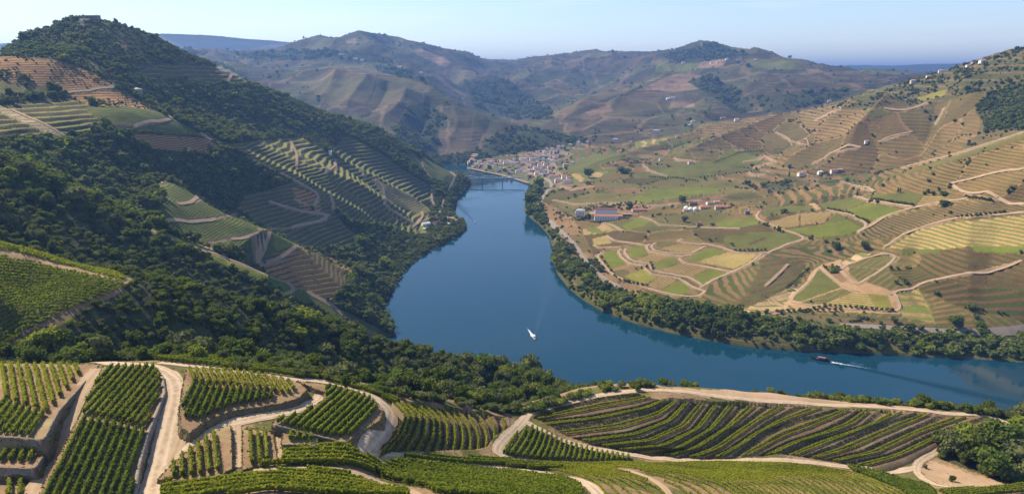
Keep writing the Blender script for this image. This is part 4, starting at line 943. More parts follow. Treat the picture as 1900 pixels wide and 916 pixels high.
NT_ = [(6.2, m_tr, [(-40, 668), (100, 672), (200, 675), (255, 677), (298, 687), (324, 704), (328, 735), (314, 787), (301, 838), (291, 880), (278, 925)]), (4.8, m_tr, [(470, 692), (540, 704), (575, 716), (596, 727), (598, 738), (578, 751), (533, 763), (480, 774), (417, 788), (379, 811), (328, 849), (292, 880)]),
 (5.2, m_tr, [(298, 672), (400, 681), (500, 695), (575, 704), (650, 718), (690, 735), (720, 756), (726, 774), (704, 804), (676, 832), (684, 846), (730, 849), (849, 860), (950, 870), (1016, 876), (1074, 889), (1110, 912), (1118, 930)]),
 (2.6, m_tr2, [(470, 875), (571, 869), (634, 873), (697, 889), (760, 908), (790, 928)]), (2.8, m_tr2, [(1160, 871), (1193, 881), (1230, 901), (1243, 920)]), (4.2, m_tr, [(980, 767), (965, 786), (940, 810), (923, 828), (922, 843), (950, 850)]),
 (3.8, m_tr, [(976, 782), (1016, 806), (1066, 824), (1142, 839), (1220, 850), (1300, 857), (1420, 853), (1530, 860), (1640, 876), (1700, 868)]), (3.6, m_tr, [(975, 768), (1010, 757), (1060, 745), (1104, 734), (1180, 724), (1240, 724), (1330, 734), (1420, 744), (1560, 751), (1660, 757), (1748, 767), (1814, 768), (1862, 780), (1884, 797), (1837, 814), (1761, 828), (1718, 845), (1697, 864), (1706, 884), (1748, 903), (1799, 905), (1880, 903)]),
 (5.5, m_tr2, [(186, 684), (160, 712), (135, 752), (122, 800), (100, 850), (70, 905), (55, 935)]), (3, m_tr2, [(438, 790), (440, 868)]), (2.4, m_tr2, [(516, 798), (520, 855)]), (4, m_tr2, [(340, 800), (329, 830), (312, 866)])]
for w, m_, p in NT_:
    x, y, z_ = pick(*zip(*p)); ln = smooth_line(np.stack([x, y], 1), 2.0)
    ribbon('dirt_track', ln, w, m_, height, lambda d: .16, crown=.05, cross=8)
# bare levelled earth beyond the terraces
def patch(pix, name, material, label):
    u0, u1 = min(p[0] for p in pix), max(p[0] for p in pix); v0, v1 = min(p[1] for p in pix), max(p[1] for p in pix)
    x, y, z_ = pick(*zip(*pix)); P = list(zip(x, y)); gx, gy = np.meshgrid(np.arange(min(x), max(x), 2.2), np.arange(min(y), max(y), 2.2))
    z = height(gx.ravel(), gy.ravel()).reshape(gx.shape) + .1; q = np.arange(gx.size).reshape(gx.shape)
    ins = inpoly(gx, gy, P); ok = ins[:-1, :-1] & ins[1:, :-1] & ins[1:, 1:] & ins[:-1, 1:]
    fc = np.stack([q[:-1, :-1], q[:-1, 1:], q[1:, 1:], q[1:, :-1]], -1)[ok]
    link(name, newmesh(name, np.stack([gx, gy, z], -1).reshape(-1, 3), fc, material, True), kind='structure', label=label)
m_bare = varied('pale_bare_earth', (.40, .275, .175), (.33, .225, .135), .2, bump=.08, c3=(.28, .20, .105))
patch([(1150, 724), (1240, 719), (1330, 722), (1430, 728), (1560, 744), (1700, 755), (1760, 764), (1640, 759), (1500, 752), (1400, 747), (1300, 737), (1220, 729)], 'bare_ground', m_bare, 'pale levelled earth beyond the curved terraces')
patch([(1722, 848), (1700, 868), (1712, 886), (1760, 905), (1870, 902), (1855, 890), (1800, 876), (1762, 862)], 'bare_ground', m_bare, 'pale dry clearing beside the dark trees')

# ------------------------------------------------------------------ vines
def leafmat(name, c, c2, tr=.35, var=.3):
    m = bpy.data.materials.new(name); m.use_nodes = True; g = NT(m); g.t.nodes.remove(g.b)
    oi = g.n('ObjectInfo'); pos = g.n('NewGeometry').outputs['Position']
    nz = g.math('MULTIPLY', g.math('SUBTRACT', g.noise(.12, 4, .65, pos), .33), 3.0, True)
    f = g.math('ADD', g.math('MULTIPLY', nz, .65), g.math('MULTIPLY', oi.outputs['Random'], .35))
    col = g.mix(f, c, c2)
    d = g.n('BsdfDiffuse'); t = g.n('BsdfTranslucent'); mx = g.n('MixShader'); mx.inputs[0].default_value = tr
    g.l(col, d.inputs[0]); g.l(g.mix(.5, col, (c2[0] * 1.3, c2[1] * 1.5, c2[2] * .6)), t.inputs[0])
    g.l(d.outputs[0], mx.inputs[1]); g.l(t.outputs[0], mx.inputs[2]); g.l(mx.outputs[0], g.t.nodes['Material Output'].inputs[0])
    return m
VM = {'yellow': leafmat('yellow_vine_leaf', (.16, .195, .018), (.30, .30, .035), .42), 'green': leafmat('green_vine_leaf', (.10, .14, .016), (.22, .245, .03), .38), 'dark': leafmat('dark_vine_leaf', (.070, .105, .015), (.15, .185, .024), .34),  # leaf tone is the vines' own and differs by plot
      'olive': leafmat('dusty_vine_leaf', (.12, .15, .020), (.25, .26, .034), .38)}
m_stake = mat('wooden_stake', (.30, .24, .18))
def quads(P, size, rr, flat=.0):
    n = len(P); a = rr.normal(size=(n, 3)); a[:, 2] *= (1 - flat); a /= np.linalg.norm(a, axis=1)[:, None] + 1e-9
    b = np.cross(a, rr.normal(size=(n, 3))); b /= np.linalg.norm(b, axis=1)[:, None] + 1e-9
    s = size * rr.uniform(.6, 1.25, (n, 1)); a = a * s; b = b * s * .8
    return np.stack([P - a - b, P + a - b, P + a + b, P - a + b], 1).reshape(-1, 3)
ROWS = []
ORD = 'first second third fourth fifth sixth seventh eighth ninth tenth eleventh twelfth thirteenth fourteenth fifteenth sixteenth seventeenth eighteenth nineteenth twentieth'.split()
TENS = {20: 'twenty', 30: 'thirty', 40: 'forty', 50: 'fifty'}
def ordinal(i):
    i += 1
    if i <= 20: return ORD[i - 1]
    t, r = i // 10 * 10, i % 10
    return (TENS[t] + '-' + ORD[r - 1]) if r else {30: 'thirtieth', 40: 'fortieth', 50: 'fiftieth'}[t]
def row_mesh(line, rr, dens=30, h=1.9, w=.27, size=.22, stake=True):
    s = np.concatenate([[0], np.cumsum(np.linalg.norm(np.diff(line, axis=0), axis=1))]); Ln = s[-1]
    dens = dens * 1.35; n = int(Ln * dens); t = rr.uniform(0, Ln, n)
    vig = .86 + .16 * vnoise(t * .35 + rr.uniform(0, 99), t * 0 + 3.3, 3)      # vines differ in vigour, a few are missing
    keep = (vnoise(t / 1.2 + rr.uniform(0, 99), t * 0, 5) > .055); t = t[keep]; vig = vig[keep]; n = len(t)
    P = np.stack([np.interp(t, s, line[:, i]) for i in range(3)], 1)
    up = .38 + (h - .38) * np.minimum(1.15, vig + .1) * rr.beta(1.6, 1.3, n)
    off = rr.normal(0, w, n) * (.7 + .5 * vig); k = np.clip(np.searchsorted(s, t), 1, len(s) - 1)
    tg = line[k] - line[k - 1]; tg /= np.linalg.norm(tg, axis=1)[:, None] + 1e-9
    P[:, 0] += -tg[:, 1] * off; P[:, 1] += tg[:, 0] * off; P[:, 2] += up
    co = quads(P, size, rr); fc = np.arange(len(co)).reshape(-1, 4)
    if stake:                                  # the dense inner mass of canes and leaf
        m = max(3, int(Ln / .55)); tt = np.linspace(0.1, Ln - .1, m); Q_ = np.stack([np.interp(tt, s, line[:, i]) for i in range(3)], 1); kk = np.clip(np.searchsorted(s, tt), 1, len(s) - 1)
        T_ = (line[kk] - line[kk - 1])[:, :2]; T_ /= np.linalg.norm(T_, axis=1)[:, None] + 1e-9; N_ = np.stack([-T_[:, 1], T_[:, 0], 0 * T_[:, 0]], 1); hh = (h - .1) * (.86 + .24 * rr.random(m)); ww = (w + .12) * (.8 + .45 * rr.random(m))
        ring = []
        for a_, b_ in ((-.7, .38), (-1, .62), (-.72, 1), (.72, 1), (1, .62), (.7, .38)):
            ring.append(Q_ + N_ * (a_ * ww)[:, None] + np.array([0, 0, 1.]) * (np.where(b_ < .4, .45, hh * b_) + rr.uniform(-.06, .06, m))[:, None])
        rc = np.stack(ring, 1).reshape(-1, 3); b0 = len(co); q_ = np.arange(m * 6).reshape(m, 6) + b0
        f2 = np.concatenate([np.stack([q_[:-1, i], q_[:-1, (i + 1) % 6], q_[1:, (i + 1) % 6], q_[1:, i]], 1) for i in range(6)]); co = np.concatenate([co, rc]); fc = np.concatenate([fc, f2])
    if stake:                                  # end stakes
        for e in (line[0], line[-1]):
            b = len(co); c = []
            for zz in (0, h + .35):
                for dx, dy in ((-.07, -.07), (.07, -.07), (.07, .07), (-.07, .07)): c.append((e[0] + dx, e[1] + dy, e[2] + zz))
            co = np.concatenate([co, np.array(c)]); fc = np.concatenate([fc, np.array([[b + i, b + (i + 1) % 4, b + 4 + (i + 1) % 4, b + 4 + i] for i in range(4)])])
    return co, fc
def clip_rows(pl, poly, p0, p1, spacing, off=0.0):
    """parallel rows inside a plan polygon on a plane or surface function"""
    a = np.array(p0[:2]); b = np.array(p1[:2]); d = (b - a) / np.linalg.norm(b - a); nn = np.array([-d[1], d[0]])
    P = np.array([p[:2] for p in poly]); s = P @ nn; out = []
    c = math.ceil((s.min() + .4) / spacing) * spacing + off
    while c < s.max() - .3:
        cr = []
        for i in range(len(P)):
            s0, s1 = s[i], s[(i + 1) % len(P)]
            if (s0 - c) * (s1 - c) < 0: q = P[i] + (P[(i + 1) % len(P)] - P[i]) * ((c - s0) / (s1 - s0)); cr.append(float(q @ d))
        cr.sort()
        for k in range(0, len(cr) - 1, 2):
            if cr[k + 1] - cr[k] > 3:
                t = np.linspace(cr[k], cr[k + 1], max(2, int((cr[k + 1] - cr[k]) / 3))); xy = nn * c + d * t[:, None]
                out.append((c, np.c_[xy, pl(xy[:, 0], xy[:, 1])]))
        c += spacing
    return [o for _, o in out]
def add_rows(lines, matk, where, order='left', dens=15, **kw):
    if not lines: return
    def keyf(l):
        u, v = px(l[:, 0].mean(), l[:, 1].mean(), l[:, 2].mean()); return u if order == 'left' else v
    lines = sorted(lines, key=keyf)
    for i, l in enumerate(lines):
        side = {'left': 'from the left', 'top': 'from the top'}[order]
        ROWS.append((l, matk, '%s vine row %s %s' % (ordinal(i), side, where), dens, kw))
def blockrows(key, pix, dirp, matk, where, sp=2.15, order='left', dens=15, **kw):
    pl = BL[key][0]; poly = plan(pl, pix); d = plan(pl, dirp)
    add_rows(clip_rows(pl, poly, d[0], d[1], sp), matk, where, order, dens, **kw)
blockrows('A', [(-30, 678), (160, 680), (88, 766), (0, 738), (-30, 735)], [(45, 686), (58, 749)], 'yellow', 'on the bright upper left plot')
blockrows('A', [(-30, 746), (0, 743), (84, 770), (62, 810), (-30, 802)], [(58, 757), (23, 805)], 'green', 'on the lower half of the upper left plot', 2.2)
blockrows('F', [(-30, 834), (76, 838), (66, 858), (-30, 857)], [(20, 835), (5, 858)], 'green', 'on the narrow plot between two walls', 2.3)
blockrows('F2', [(-30, 896), (60, 890), (40, 925), (-30, 930)], [(10, 886), (8, 916)], 'olive', 'at the lower left corner', 2.4)
blockrows('C', [(196, 683), (285, 682), (297, 702), (298, 728), (272, 795), (200, 776), (152, 768), (170, 730)], [(227, 737), (190, 780)], 'green', 'above the gap in the long steep plot', 2.12, dens=20)
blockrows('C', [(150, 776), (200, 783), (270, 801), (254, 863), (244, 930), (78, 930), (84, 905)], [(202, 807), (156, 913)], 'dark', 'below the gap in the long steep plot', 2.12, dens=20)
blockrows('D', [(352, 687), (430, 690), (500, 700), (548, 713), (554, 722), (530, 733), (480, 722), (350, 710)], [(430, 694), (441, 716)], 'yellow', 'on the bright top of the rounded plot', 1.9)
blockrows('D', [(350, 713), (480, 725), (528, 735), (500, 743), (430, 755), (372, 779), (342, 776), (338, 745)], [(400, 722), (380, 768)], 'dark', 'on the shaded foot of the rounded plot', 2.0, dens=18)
blockrows('J', [(560, 709), (600, 715), (686, 739), (702, 760), (697, 775), (650, 808), (620, 812), (515, 786), (520, 779), (566, 768), (606, 742), (606, 726)], [(640, 750), (590, 796)], 'green', 'on the fan shaped plot', 2.0, dens=18)
blockrows('G', [(400, 802), (413, 820), (415, 850), (410, 874), (370, 884), (300, 886), (330, 854), (380, 816)], [(390, 815), (397, 880)], 'olive', 'on the wedge below the lower gravel road', 2.1)
blockrows('H', [(453, 803), (500, 806), (508, 848), (490, 860), (453, 866)], [(475, 805), (479, 860)], 'olive', 'on the small plot with a brown edge', 2.0)
blockrows('I', [(530, 805), (582, 809), (584, 819), (530, 818)], [(550, 804), (547, 820)], 'green', 'on the tiny walled plot', 1.9)
def landrows(pix, dirp, matk, where, sp, order='top', dens=15, **kw):
    x, y, z = pick(*zip(*pix)); a, b, c = pick(*zip(*dirp))
    add_rows(clip_rows(lambda X_, Y_: height(X_, Y_) + .05, list(zip(x, y)), (a[0], b[0]), (a[1], b[1]), sp), matk, where, order, dens, **kw)
landrows([(300, 893), (370, 884), (440, 874), (522, 862), (528, 838), (595, 828), (642, 826), (672, 848), (730, 853), (708, 863), (692, 880), (640, 868), (560, 864), (470, 869), (400, 882), (316, 904)], [(450, 872), (650, 862)], 'yellow', 'in the bright carpet above the lowest path', 2.0, dens=26, size=.34)
landrows([(300, 908), (420, 890), (500, 880), (570, 875), (640, 880), (755, 915), (765, 930), (300, 935)], [(350, 905), (600, 893)], 'yellow', 'in the carpet along the bottom edge', 2.0, dens=24, size=.32)
landrows([(700, 866), (735, 856), (850, 868), (950, 878), (1040, 888), (1078, 905), (1082, 930), (830, 930), (790, 905), (702, 880)], [(800, 880), (1000, 900)], 'green', 'in the carpet beside the curving bottom road', 2.0, dens=24, size=.32)
landrows([(606, 709), (640, 713), (715, 736), (745, 748), (730, 752), (690, 730), (640, 718)], [(620, 711), (700, 733)], 'green', 'along the road above the fan shaped plot', 2.0, dens=16)
landrows([(-30, 660), (60, 658), (200, 660), (300, 664), (420, 676), (420, 684), (300, 671), (200, 668), (0, 669), (-30, 670)], [(100, 664), (250, 664)], 'green', 'on the far brink of the left vineyard', 2.0, dens=20)
landrows([(410, 675), (500, 684), (600, 698), (660, 712), (640, 711), (560, 702), (480, 692), (410, 684)], [(430, 680), (560, 695)], 'green', 'on the brink beyond the ridge road', 2.0, dens=20)
landrows([(1740, 912), (1900, 900), (1960, 905), (1960, 940), (1780, 940)], [(1800, 915), (1900, 905)], 'olive', 'at the lower right corner', 2.2, dens=16)
landrows([(985, 792), (1050, 822), (1120, 840), (1180, 850), (1150, 856), (1040, 853), (965, 848), (935, 842), (935, 828), (965, 800)], [(975, 795), (945, 845)], 'green', 'on the slope between the fork of pale tracks', 2.2, order='left', dens=16)
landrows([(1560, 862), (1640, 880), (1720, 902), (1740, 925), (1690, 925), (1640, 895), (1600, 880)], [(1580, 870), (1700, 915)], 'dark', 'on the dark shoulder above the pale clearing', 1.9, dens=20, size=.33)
landrows([(745, 847), (850, 851), (918, 852), (1000, 862), (1060, 868), (1000, 872), (900, 862), (760, 853)], [(780, 850), (950, 862)], 'green', 'under the steep curved terraces', 2.0, dens=20)
# rows on the terraces
for LL, mk, where, od in ((LM, 'yellow', 'on the sweeping curved terraces', 'left'), (LK, 'yellow', 'on the steep curved terraces', 'left')):
    out = []
    for k in range(len(LL) - 1):
        for f in ((.42, .68) if LL is LM else (.58,)):
            l = LL[k] * (1 - f) + LL[k + 1] * f; l[:, 2] = LL[k + 1][:, 2] + .2 * (1 - f); out.append(l[1:-1])
    add_rows(out, mk, where, od, 16, h=1.2, w=.2)
GN = [[(942, 864), (1000, 869), (1060, 879), (1104, 893), (1134, 930)], [(962, 860), (1080, 868), (1180, 884), (1240, 905), (1265, 930)], [(1000, 858), (1150, 865), (1270, 880), (1340, 900), (1375, 930)],
      [(1070, 860), (1230, 862), (1360, 873), (1450, 892), (1500, 930)], [(1140, 862), (1300, 860), (1440, 866), (1545, 884), (1615, 930)], [(1200, 860), (1350, 857), (1480, 860), (1600, 877), (1700, 922)]]
Gr = [resample(g, 26) for g in GN]; Gx = []
for g in Gr:
    x, y, z = pick(g[:, 0], g[:, 1]); Gx.append(np.stack([x, y], 1))
out = []; rd = smooth_line(np.stack(pick(*zip(*[(1160, 871), (1193, 881), (1230, 901), (1243, 920)]))[:2], 1), 2)
for i in range(5):
    wd_ = float(np.median(np.linalg.norm(Gx[i + 1] - Gx[i], axis=1))); nk = max(2, round(wd_ / 3.0))
    for k in range(nk):
        t = k / nk; q = Gx[i] * (1 - t) + Gx[i + 1] * t; l = np.c_[q, height(q[:, 0], q[:, 1]) + .05]
        dd, _ = segdist(l[:, 0], l[:, 1], rd); good = dd > 2.2
        idx = np.where(good)[0]
        for seg in np.split(idx, np.where(np.diff(idx) != 1)[0] + 1):
            if len(seg) > 3: out.append(l[seg])
add_rows(out, 'yellow', 'on the bright slope at the bottom right', 'left', 10, h=1.0, w=.12)
# build: the 300 that show largest as things, the rest as one mass
def rowsize(r):
    l = r[0]; u, v = px(l[:, 0], l[:, 1], l[:, 2]); m = (u > 0) & (u < 1900) & (v > 600) & (v < 916)
    if m.sum() < 1: return 0
    return np.hypot(np.diff(u), np.diff(v)).sum() * m.mean() / np.hypot(l[:, 0], l[:, 1]).mean()
sz = [rowsize(r) for r in ROWS]; od = sorted(range(len(ROWS)), key=lambda i: -sz[i]); own = set(i for i in od[:300] if sz[i] > 0)
print('ROWS', len(ROWS), 'length', int(sum(np.linalg.norm(np.diff(r[0], axis=0), axis=1).sum() for r in ROWS)))
restc = {}
for i, (l, mk, lb, dens, kw) in enumerate(ROWS):
    rr = np.random.default_rng(1000 + i); co, fc = row_mesh(l, rr, dens, **kw)
    if i in own:
        base = l[len(l) // 2]; me = newmesh('vine_row', co - base, fc, VM[mk])
        link('vine_row', me, lb, 'vine row', 'vine rows ' + lb.split(' from the ')[1].split(' ', 1)[1], loc=base.tolist())
    elif sz[i] > 0: restc.setdefault(mk, []).append((co, fc))
# far vineyard on the left spur: rows too many to count
def many(name, lst, material, label):
    co = []; fc = []; b = 0
    for c, f in lst: co.append(c); fc.append(f + b); b += len(c)
    if co: link(name, newmesh(name, np.concatenate(co), np.concatenate(fc), material), kind='stuff', label=label)
for mk, lst in restc.items(): many('vine_foliage', lst, VM[mk], 'further vine rows of the near vineyard')
px_e = [(-5, 476), (60, 486), (140, 506), (236, 529), (205, 545), (140, 571), (60, 612), (-5, 648)]
x, y, z = pick(*zip(*px_e)); a, b, c = pick([20, 160], [560, 556])
le = clip_rows(lambda X_, Y_: height(X_, Y_), list(zip(x, y)), (a[0], b[0]), (a[1], b[1]), 2.2)
many('vine_foliage', [row_mesh(l, np.random.default_rng(i), 7, 1.5, .32, .36, False) for i, l in enumerate(le)], VM['green'], 'vine rows across the left spur')
x, y, z = pick(*zip(*[(-5, 448), (60, 464), (140, 486), (236, 517), (230, 523), (140, 496), (60, 475), (-5, 462)])); le = clip_rows(lambda X_, Y_: height(X_, Y_), list(zip(x, y)), (x[0], y[0]), (x[2], y[2]), 2.2)
many('vine_foliage', [row_mesh(l, np.random.default_rng(i), 8, 1.5, .32, .36, False) for i, l in enumerate(le)], VM['yellow'], 'bright vine rows on the left spur crest')

# ------------------------------------------------------------------ dry grass and weeds on banks, verges and rough ground
m_gr = leafmat('dry_grass', (.16, .125, .05), (.10, .11, .035), .3); m_gr2 = leafmat('green_weed', (.075, .095, .025), (.13, .145, .04), .3)
rr = np.random.default_rng(77); G1 = []
for k, (pl, P, pr) in BL.items():
    if not pr: continue
    A = np.array(P); n = len(A)
    for i in range(n):
        a, b = A[i], A[(i + 1) % n]; L_ = np.linalg.norm(b - a); m = int(L_ * 5); t = rr.random(m)[:, None]; q = a + (b - a) * t; nr = np.array([b[1] - a[1], a[0] - b[0], 0]) / (L_ + 1e-9)
        ctr = A.mean(0); s_ = 1 if np.dot((a + b) / 2 - ctr, nr) > 0 else -1; dn_ = rr.uniform(-.3, 3.4, (m, 1)); dn_[rr.random(m) < .3] = 0
        G1.append(q + nr * s_ * (np.maximum(dn_, 0) * .34 + .1) + np.array([0, 0, -1]) * np.maximum(dn_, 0) + np.array([0, 0, .12]) - nr * s_ * np.maximum(-dn_, 0) * 2)
mk_ = (DR < 345) & VIS & (CLS == KI['front']) & (U > -30) & (U < 1930); gi_, gj_ = np.where(mk_); w_ = (fbm(X[mk_] / 7, Y[mk_] / 7, 33, 3) ** 2); sel_ = rr.choice(len(gi_), 26000, p=w_ / w_.sum())
G2 = np.stack([X[gi_[sel_], gj_[sel_]], Y[gi_[sel_], gj_[sel_]]], 1) + rr.normal(0, .35, (len(sel_), 2)); cl_ = rr.integers(0, 3, len(sel_))
trk = [smooth_line(np.stack(pick(*zip(*p))[:2], 1), 4.0) for w, m_, p in NT_]; dmin_ = np.min([segdist(G2[:, 0], G2[:, 1], l)[0] - w / 2 for l, (w, _, _) in zip(trk, NT_)], axis=0)
ok_ = (dmin_ > .1)
for poly, fn in CARVE: ok_ &= ~inpoly(G2[:, 0], G2[:, 1], poly)
G2 = G2[ok_]; G2 = np.c_[G2, height(G2[:, 0], G2[:, 1]) + .12]
for LL in (LM, LK):                            # grass on the terrace risers
    for k in range(len(LL) - 1):
        a = LL[k]; b = LL[k + 1]; m = len(a) * 16; i = rr.integers(0, len(a) - 1, m); t = rr.random((m, 1)); q = a[i] * (1 - t) + a[i + 1] * t; e = (b[i] - a[i]); f_ = rr.random((m, 1)) ** 1.6
        q = q + e * np.array([1, 1, 0]) * f_ * .2; q[:, 2] -= (f_[:, 0]) * (a[i, 2] - b[i, 2]) * .9 - .1; G1.append(q)
G1 = np.concatenate(G1)
for P_, mm, nm in ((G1, m_gr, 'grass on the banks'), (G2[::2], m_gr, 'dry grass on the rough ground'), (G2[1::2], m_gr2, 'weeds on the rough ground')):
    co = quads(P_, .24, rr, .2); link('grass', newmesh('grass', co, np.arange(len(co)).reshape(-1, 4), mm), kind='stuff', label=nm)
# ------------------------------------------------------------------ trees
LM_ = {'dark': leafmat('dark_evergreen_leaf', (.056, .086, .020), (.15, .175, .038), .34), 'olive': leafmat('grey_green_leaf', (.085, .105, .040), (.185, .195, .078), .25),
       'mid': leafmat('mid_green_leaf', (.065, .105, .022), (.15, .19, .036), .34), 'bright': leafmat('yellow_green_leaf', (.14, .18, .028), (.26, .28, .045), .4)}
m_bark = varied('bark', (.11, .085, .06), (.07, .055, .04), 2)
def crown_mesh(shape, n, seed, size):
    rr = np.random.default_rng(seed)
    if shape == 'round':   lobes = [(0, 0, .58, .36)] + [(math.cos(a) * .24, math.sin(a) * .24, z, r) for a, z, r in zip(rr.uniform(0, 6.28, 8), rr.uniform(.3, .78, 8), rr.uniform(.16, .27, 8))]
    elif shape == 'tall':  lobes = [(0, 0, .5, .25), (0, 0, .72, .22)] + [(math.cos(a) * .15, math.sin(a) * .15, z, r) for a, z, r in zip(rr.uniform(0, 6.28, 9), rr.uniform(.25, .88, 9), rr.uniform(.11, .19, 9))]
    elif shape == 'bush':  lobes = [(math.cos(a) * q, math.sin(a) * q, z, r) for a, q, z, r in zip(rr.uniform(0, 6.28, 9), rr.uniform(.1, .42, 9), rr.uniform(.25, .62, 9), rr.uniform(.2, .36, 9))]
    elif shape == 'cypress': lobes = [(0, 0, .2, .1), (0, 0, .35, .12), (0, 0, .5, .115), (0, 0, .65, .1), (0, 0, .8, .075), (0, 0, .92, .05)]
    r = np.array([l[3] for l in lobes]); c = np.array([l[:3] for l in lobes]); k = rr.choice(len(lobes), n, p=r ** 2 / (r ** 2).sum())
    d = rr.normal(size=(n, 3)); d /= np.linalg.norm(d, axis=1)[:, None]
    zf = 1.5 if shape == 'cypress' else .88
    P = c[k] + d * (r[k] * rr.uniform(.72, 1.1, n))[:, None] * np.array([1, 1, zf]); P[:, 2] = np.maximum(P[:, 2], .06)
    co = quads(P, size, rr); fc = [tuple(x) for x in np.arange(len(co)).reshape(-1, 4)]
    # dense inner mass so the crown is not see-through
    bm = bmesh.new()
    for l in lobes:
        g = bmesh.ops.create_icosphere(bm, subdivisions=1, radius=l[3] * .8)
        for v in g['verts']:
            v.co = Vector((l[0] + v.co.x * random.uniform(.75, 1.15), l[1] + v.co.y * random.uniform(.75, 1.15), max(.04, l[2] + v.co.z * zf * random.uniform(.75, 1.1))))
    b = len(co); co = [tuple(p) for p in co] + [tuple(v.co) for v in bm.verts]; bm.verts.index_update()
    fc += [tuple(v.index + b for v in f.verts) for f in bm.faces]; bm.free()
    me = bpy.data.meshes.new('crown'); me.from_pydata(co, [], fc); me.update(); return me
def trunk_mesh(seed, r=.035, top=.5):
    rr = np.random.default_rng(seed); co = []; fc = []
    def limb(p, q, r0, r1):
        b = len(co); p = np.array(p); q = np.array(q); d = q - p; d = d / np.linalg.norm(d); a = np.cross(d, (.3, .9, .1)); a /= np.linalg.norm(a); e = np.cross(d, a)
        for c_, r_ in ((p, r0), (q, r1)):
            for i in range(6): co.append(tuple(c_ + r_ * (a * math.cos(i * 1.047) + e * math.sin(i * 1.047))))
        for i in range(6): fc.append((b + i, b + (i + 1) % 6, b + 6 + (i + 1) % 6, b + 6 + i))
    limb((0, 0, -.25), (.01, .01, top * .6), r, r * .7)
    for i in range(4):
        a = rr.uniform(0, 6.28); limb((.01, .01, top * .5), (math.cos(a) * .2, math.sin(a) * .2, top + .12), r * .55, r * .2)
    me = bpy.data.meshes.new('trunk'); me.from_pydata(co, [], fc); me.materials.append(m_bark); me.update(); return me
TM = [trunk_mesh(i) for i in range(2)]
PROTO = {}
def proto(shape, colr, lod, var=0):
    k = (shape, colr, lod, var)
    if k not in PROTO:
        n, s = {'hi': (620, .045), 'mid': (260, .066), 'lo': (90, .11)}[lod]
        if shape == 'cypress': s *= .5
        me = crown_mesh(shape, n, hash((shape, lod, var)) % 1000 if False else len(PROTO) + 5, s); me.name = 'crown'; me.materials.append(LM_[colr]); PROTO[k] = me
    return PROTO[k]
def crown_words(shape, colr): return {'dark': 'dark green', 'olive': 'grey-green', 'mid': 'green', 'bright': 'yellow-green'}[colr] + ' ' + {'round': 'round crowned', 'tall': 'upright', 'bush': 'low spreading', 'cypress': 'slender'}[shape]
FIRST = {}
def put_tree(x, y, z, h, shape, colr, name, label, cat, group, rot, lod='hi', wide=1.0, var=0):
    e = bpy.data.objects.new(name, None); COL.objects.link(e); e.empty_display_size = .5
    e.location = (x, y, z); e.rotation_euler = (0, 0, rot); e.scale = (h * wide, h * wide, h)
    e['label'] = label; e['category'] = cat; e['group'] = group
    c = bpy.data.objects.new('crown', proto(shape, colr, lod, var)); COL.objects.link(c); c.parent = e
    t = bpy.data.objects.new('trunk', TM[var % 2]); COL.objects.link(t); t.parent = e
    FIRST.setdefault((shape, colr, lod, var), c)
    return e
# --- candidates by ground cover
Zf = height  # ground level for planting
cell = np.zeros(X.shape)
cell[:-1, :-1] = np.abs((X[1:, :-1] - X[:-1, :-1]) * (Y[:-1, 1:] - Y[:-1, :-1]) - (Y[1:, :-1] - Y[:-1, :-1]) * (X[:-1, 1:] - X[:-1, :-1]))
DENS = {'wood': 1 / 15., 'scrub': 1 / 15., 'bank': 1 / 24., 'grove': 1 / 26., 'orange': 1 / 26., 'terrdk': 1 / 1400., 'terrdry': 1 / 1500., 'terrgrn': 1 / 1200., 'terrtan': 1 / 2600., 'terror': 1 / 300., 'redsoil': 1 / 55., 'farwood': 1 / 190., 'far': 1 / 2600., 'fieldol': 1 / 3000., 'town': 1 / 260.}
dn = np.zeros(len(KN))
for k, v in DENS.items(): dn[KI[k]] = v
den = dn[CLS].copy()
clump = fbm(X / 35, Y / 35, 71, 3)
den *= np.where(np.isin(CLS, [KI['wood'], KI['bank'], KI['grove']]), np.clip(.75 + (clump - .3) * 2.2, .4, 1.4), np.where(CLS == KI['scrub'], np.clip(.4 + (clump - .3) * 2.5, .3, 1.3), np.clip((clump - .42) * 8, 0.05, 2.2)))
den *= np.where(DR > 1000, .62, 1) * np.where(DR > 2400, np.where(CLS == KI['farwood'], 1, .6), 1)
den *= np.where(VIS, 1, np.where(DR < 1300, .35, 0)) * (DR < 7800)
den *= np.where((CLS == KI['scrub']) & (X > 0), .22, 1)
den += np.where(np.isin(CLS, [KI[k] for k in ('terrdry', 'terrtan', 'fieldol')]) & (PB < 4.5) & (DR > 800) & (DR < 2500) & (((PC * 53.3) % 1) < .6) & VIS, 1 / 42., 0)
den[RMASK[vi, ui] & VIS & (DR > 300)] = 0
den[(Z < .8)] = 0

want = rng.poisson(np.clip(den * cell, 0, 30))
ii = np.repeat(np.arange(want.size), want.ravel()); print('TREES', len(ii))
i_, j_ = np.divmod(ii, NR); ok = (i_ < NC - 1) & (j_ < NR - 1); i_, j_ = i_[ok], j_[ok]
fu, fv = rng.random(len(i_)), rng.random(len(i_))
def bl(A): return (A[i_, j_] * (1 - fu) * (1 - fv) + A[i_ + 1, j_] * fu * (1 - fv) + A[i_, j_ + 1] * (1 - fu) * fv + A[i_ + 1, j_ + 1] * fu * fv)
tx, ty, tz = bl(X), bl(Y), bl(Zd); tc = CLS[i_, j_]; td = np.hypot(tx, ty)
ins = inpoly(tx, ty, river); keep = ~ins
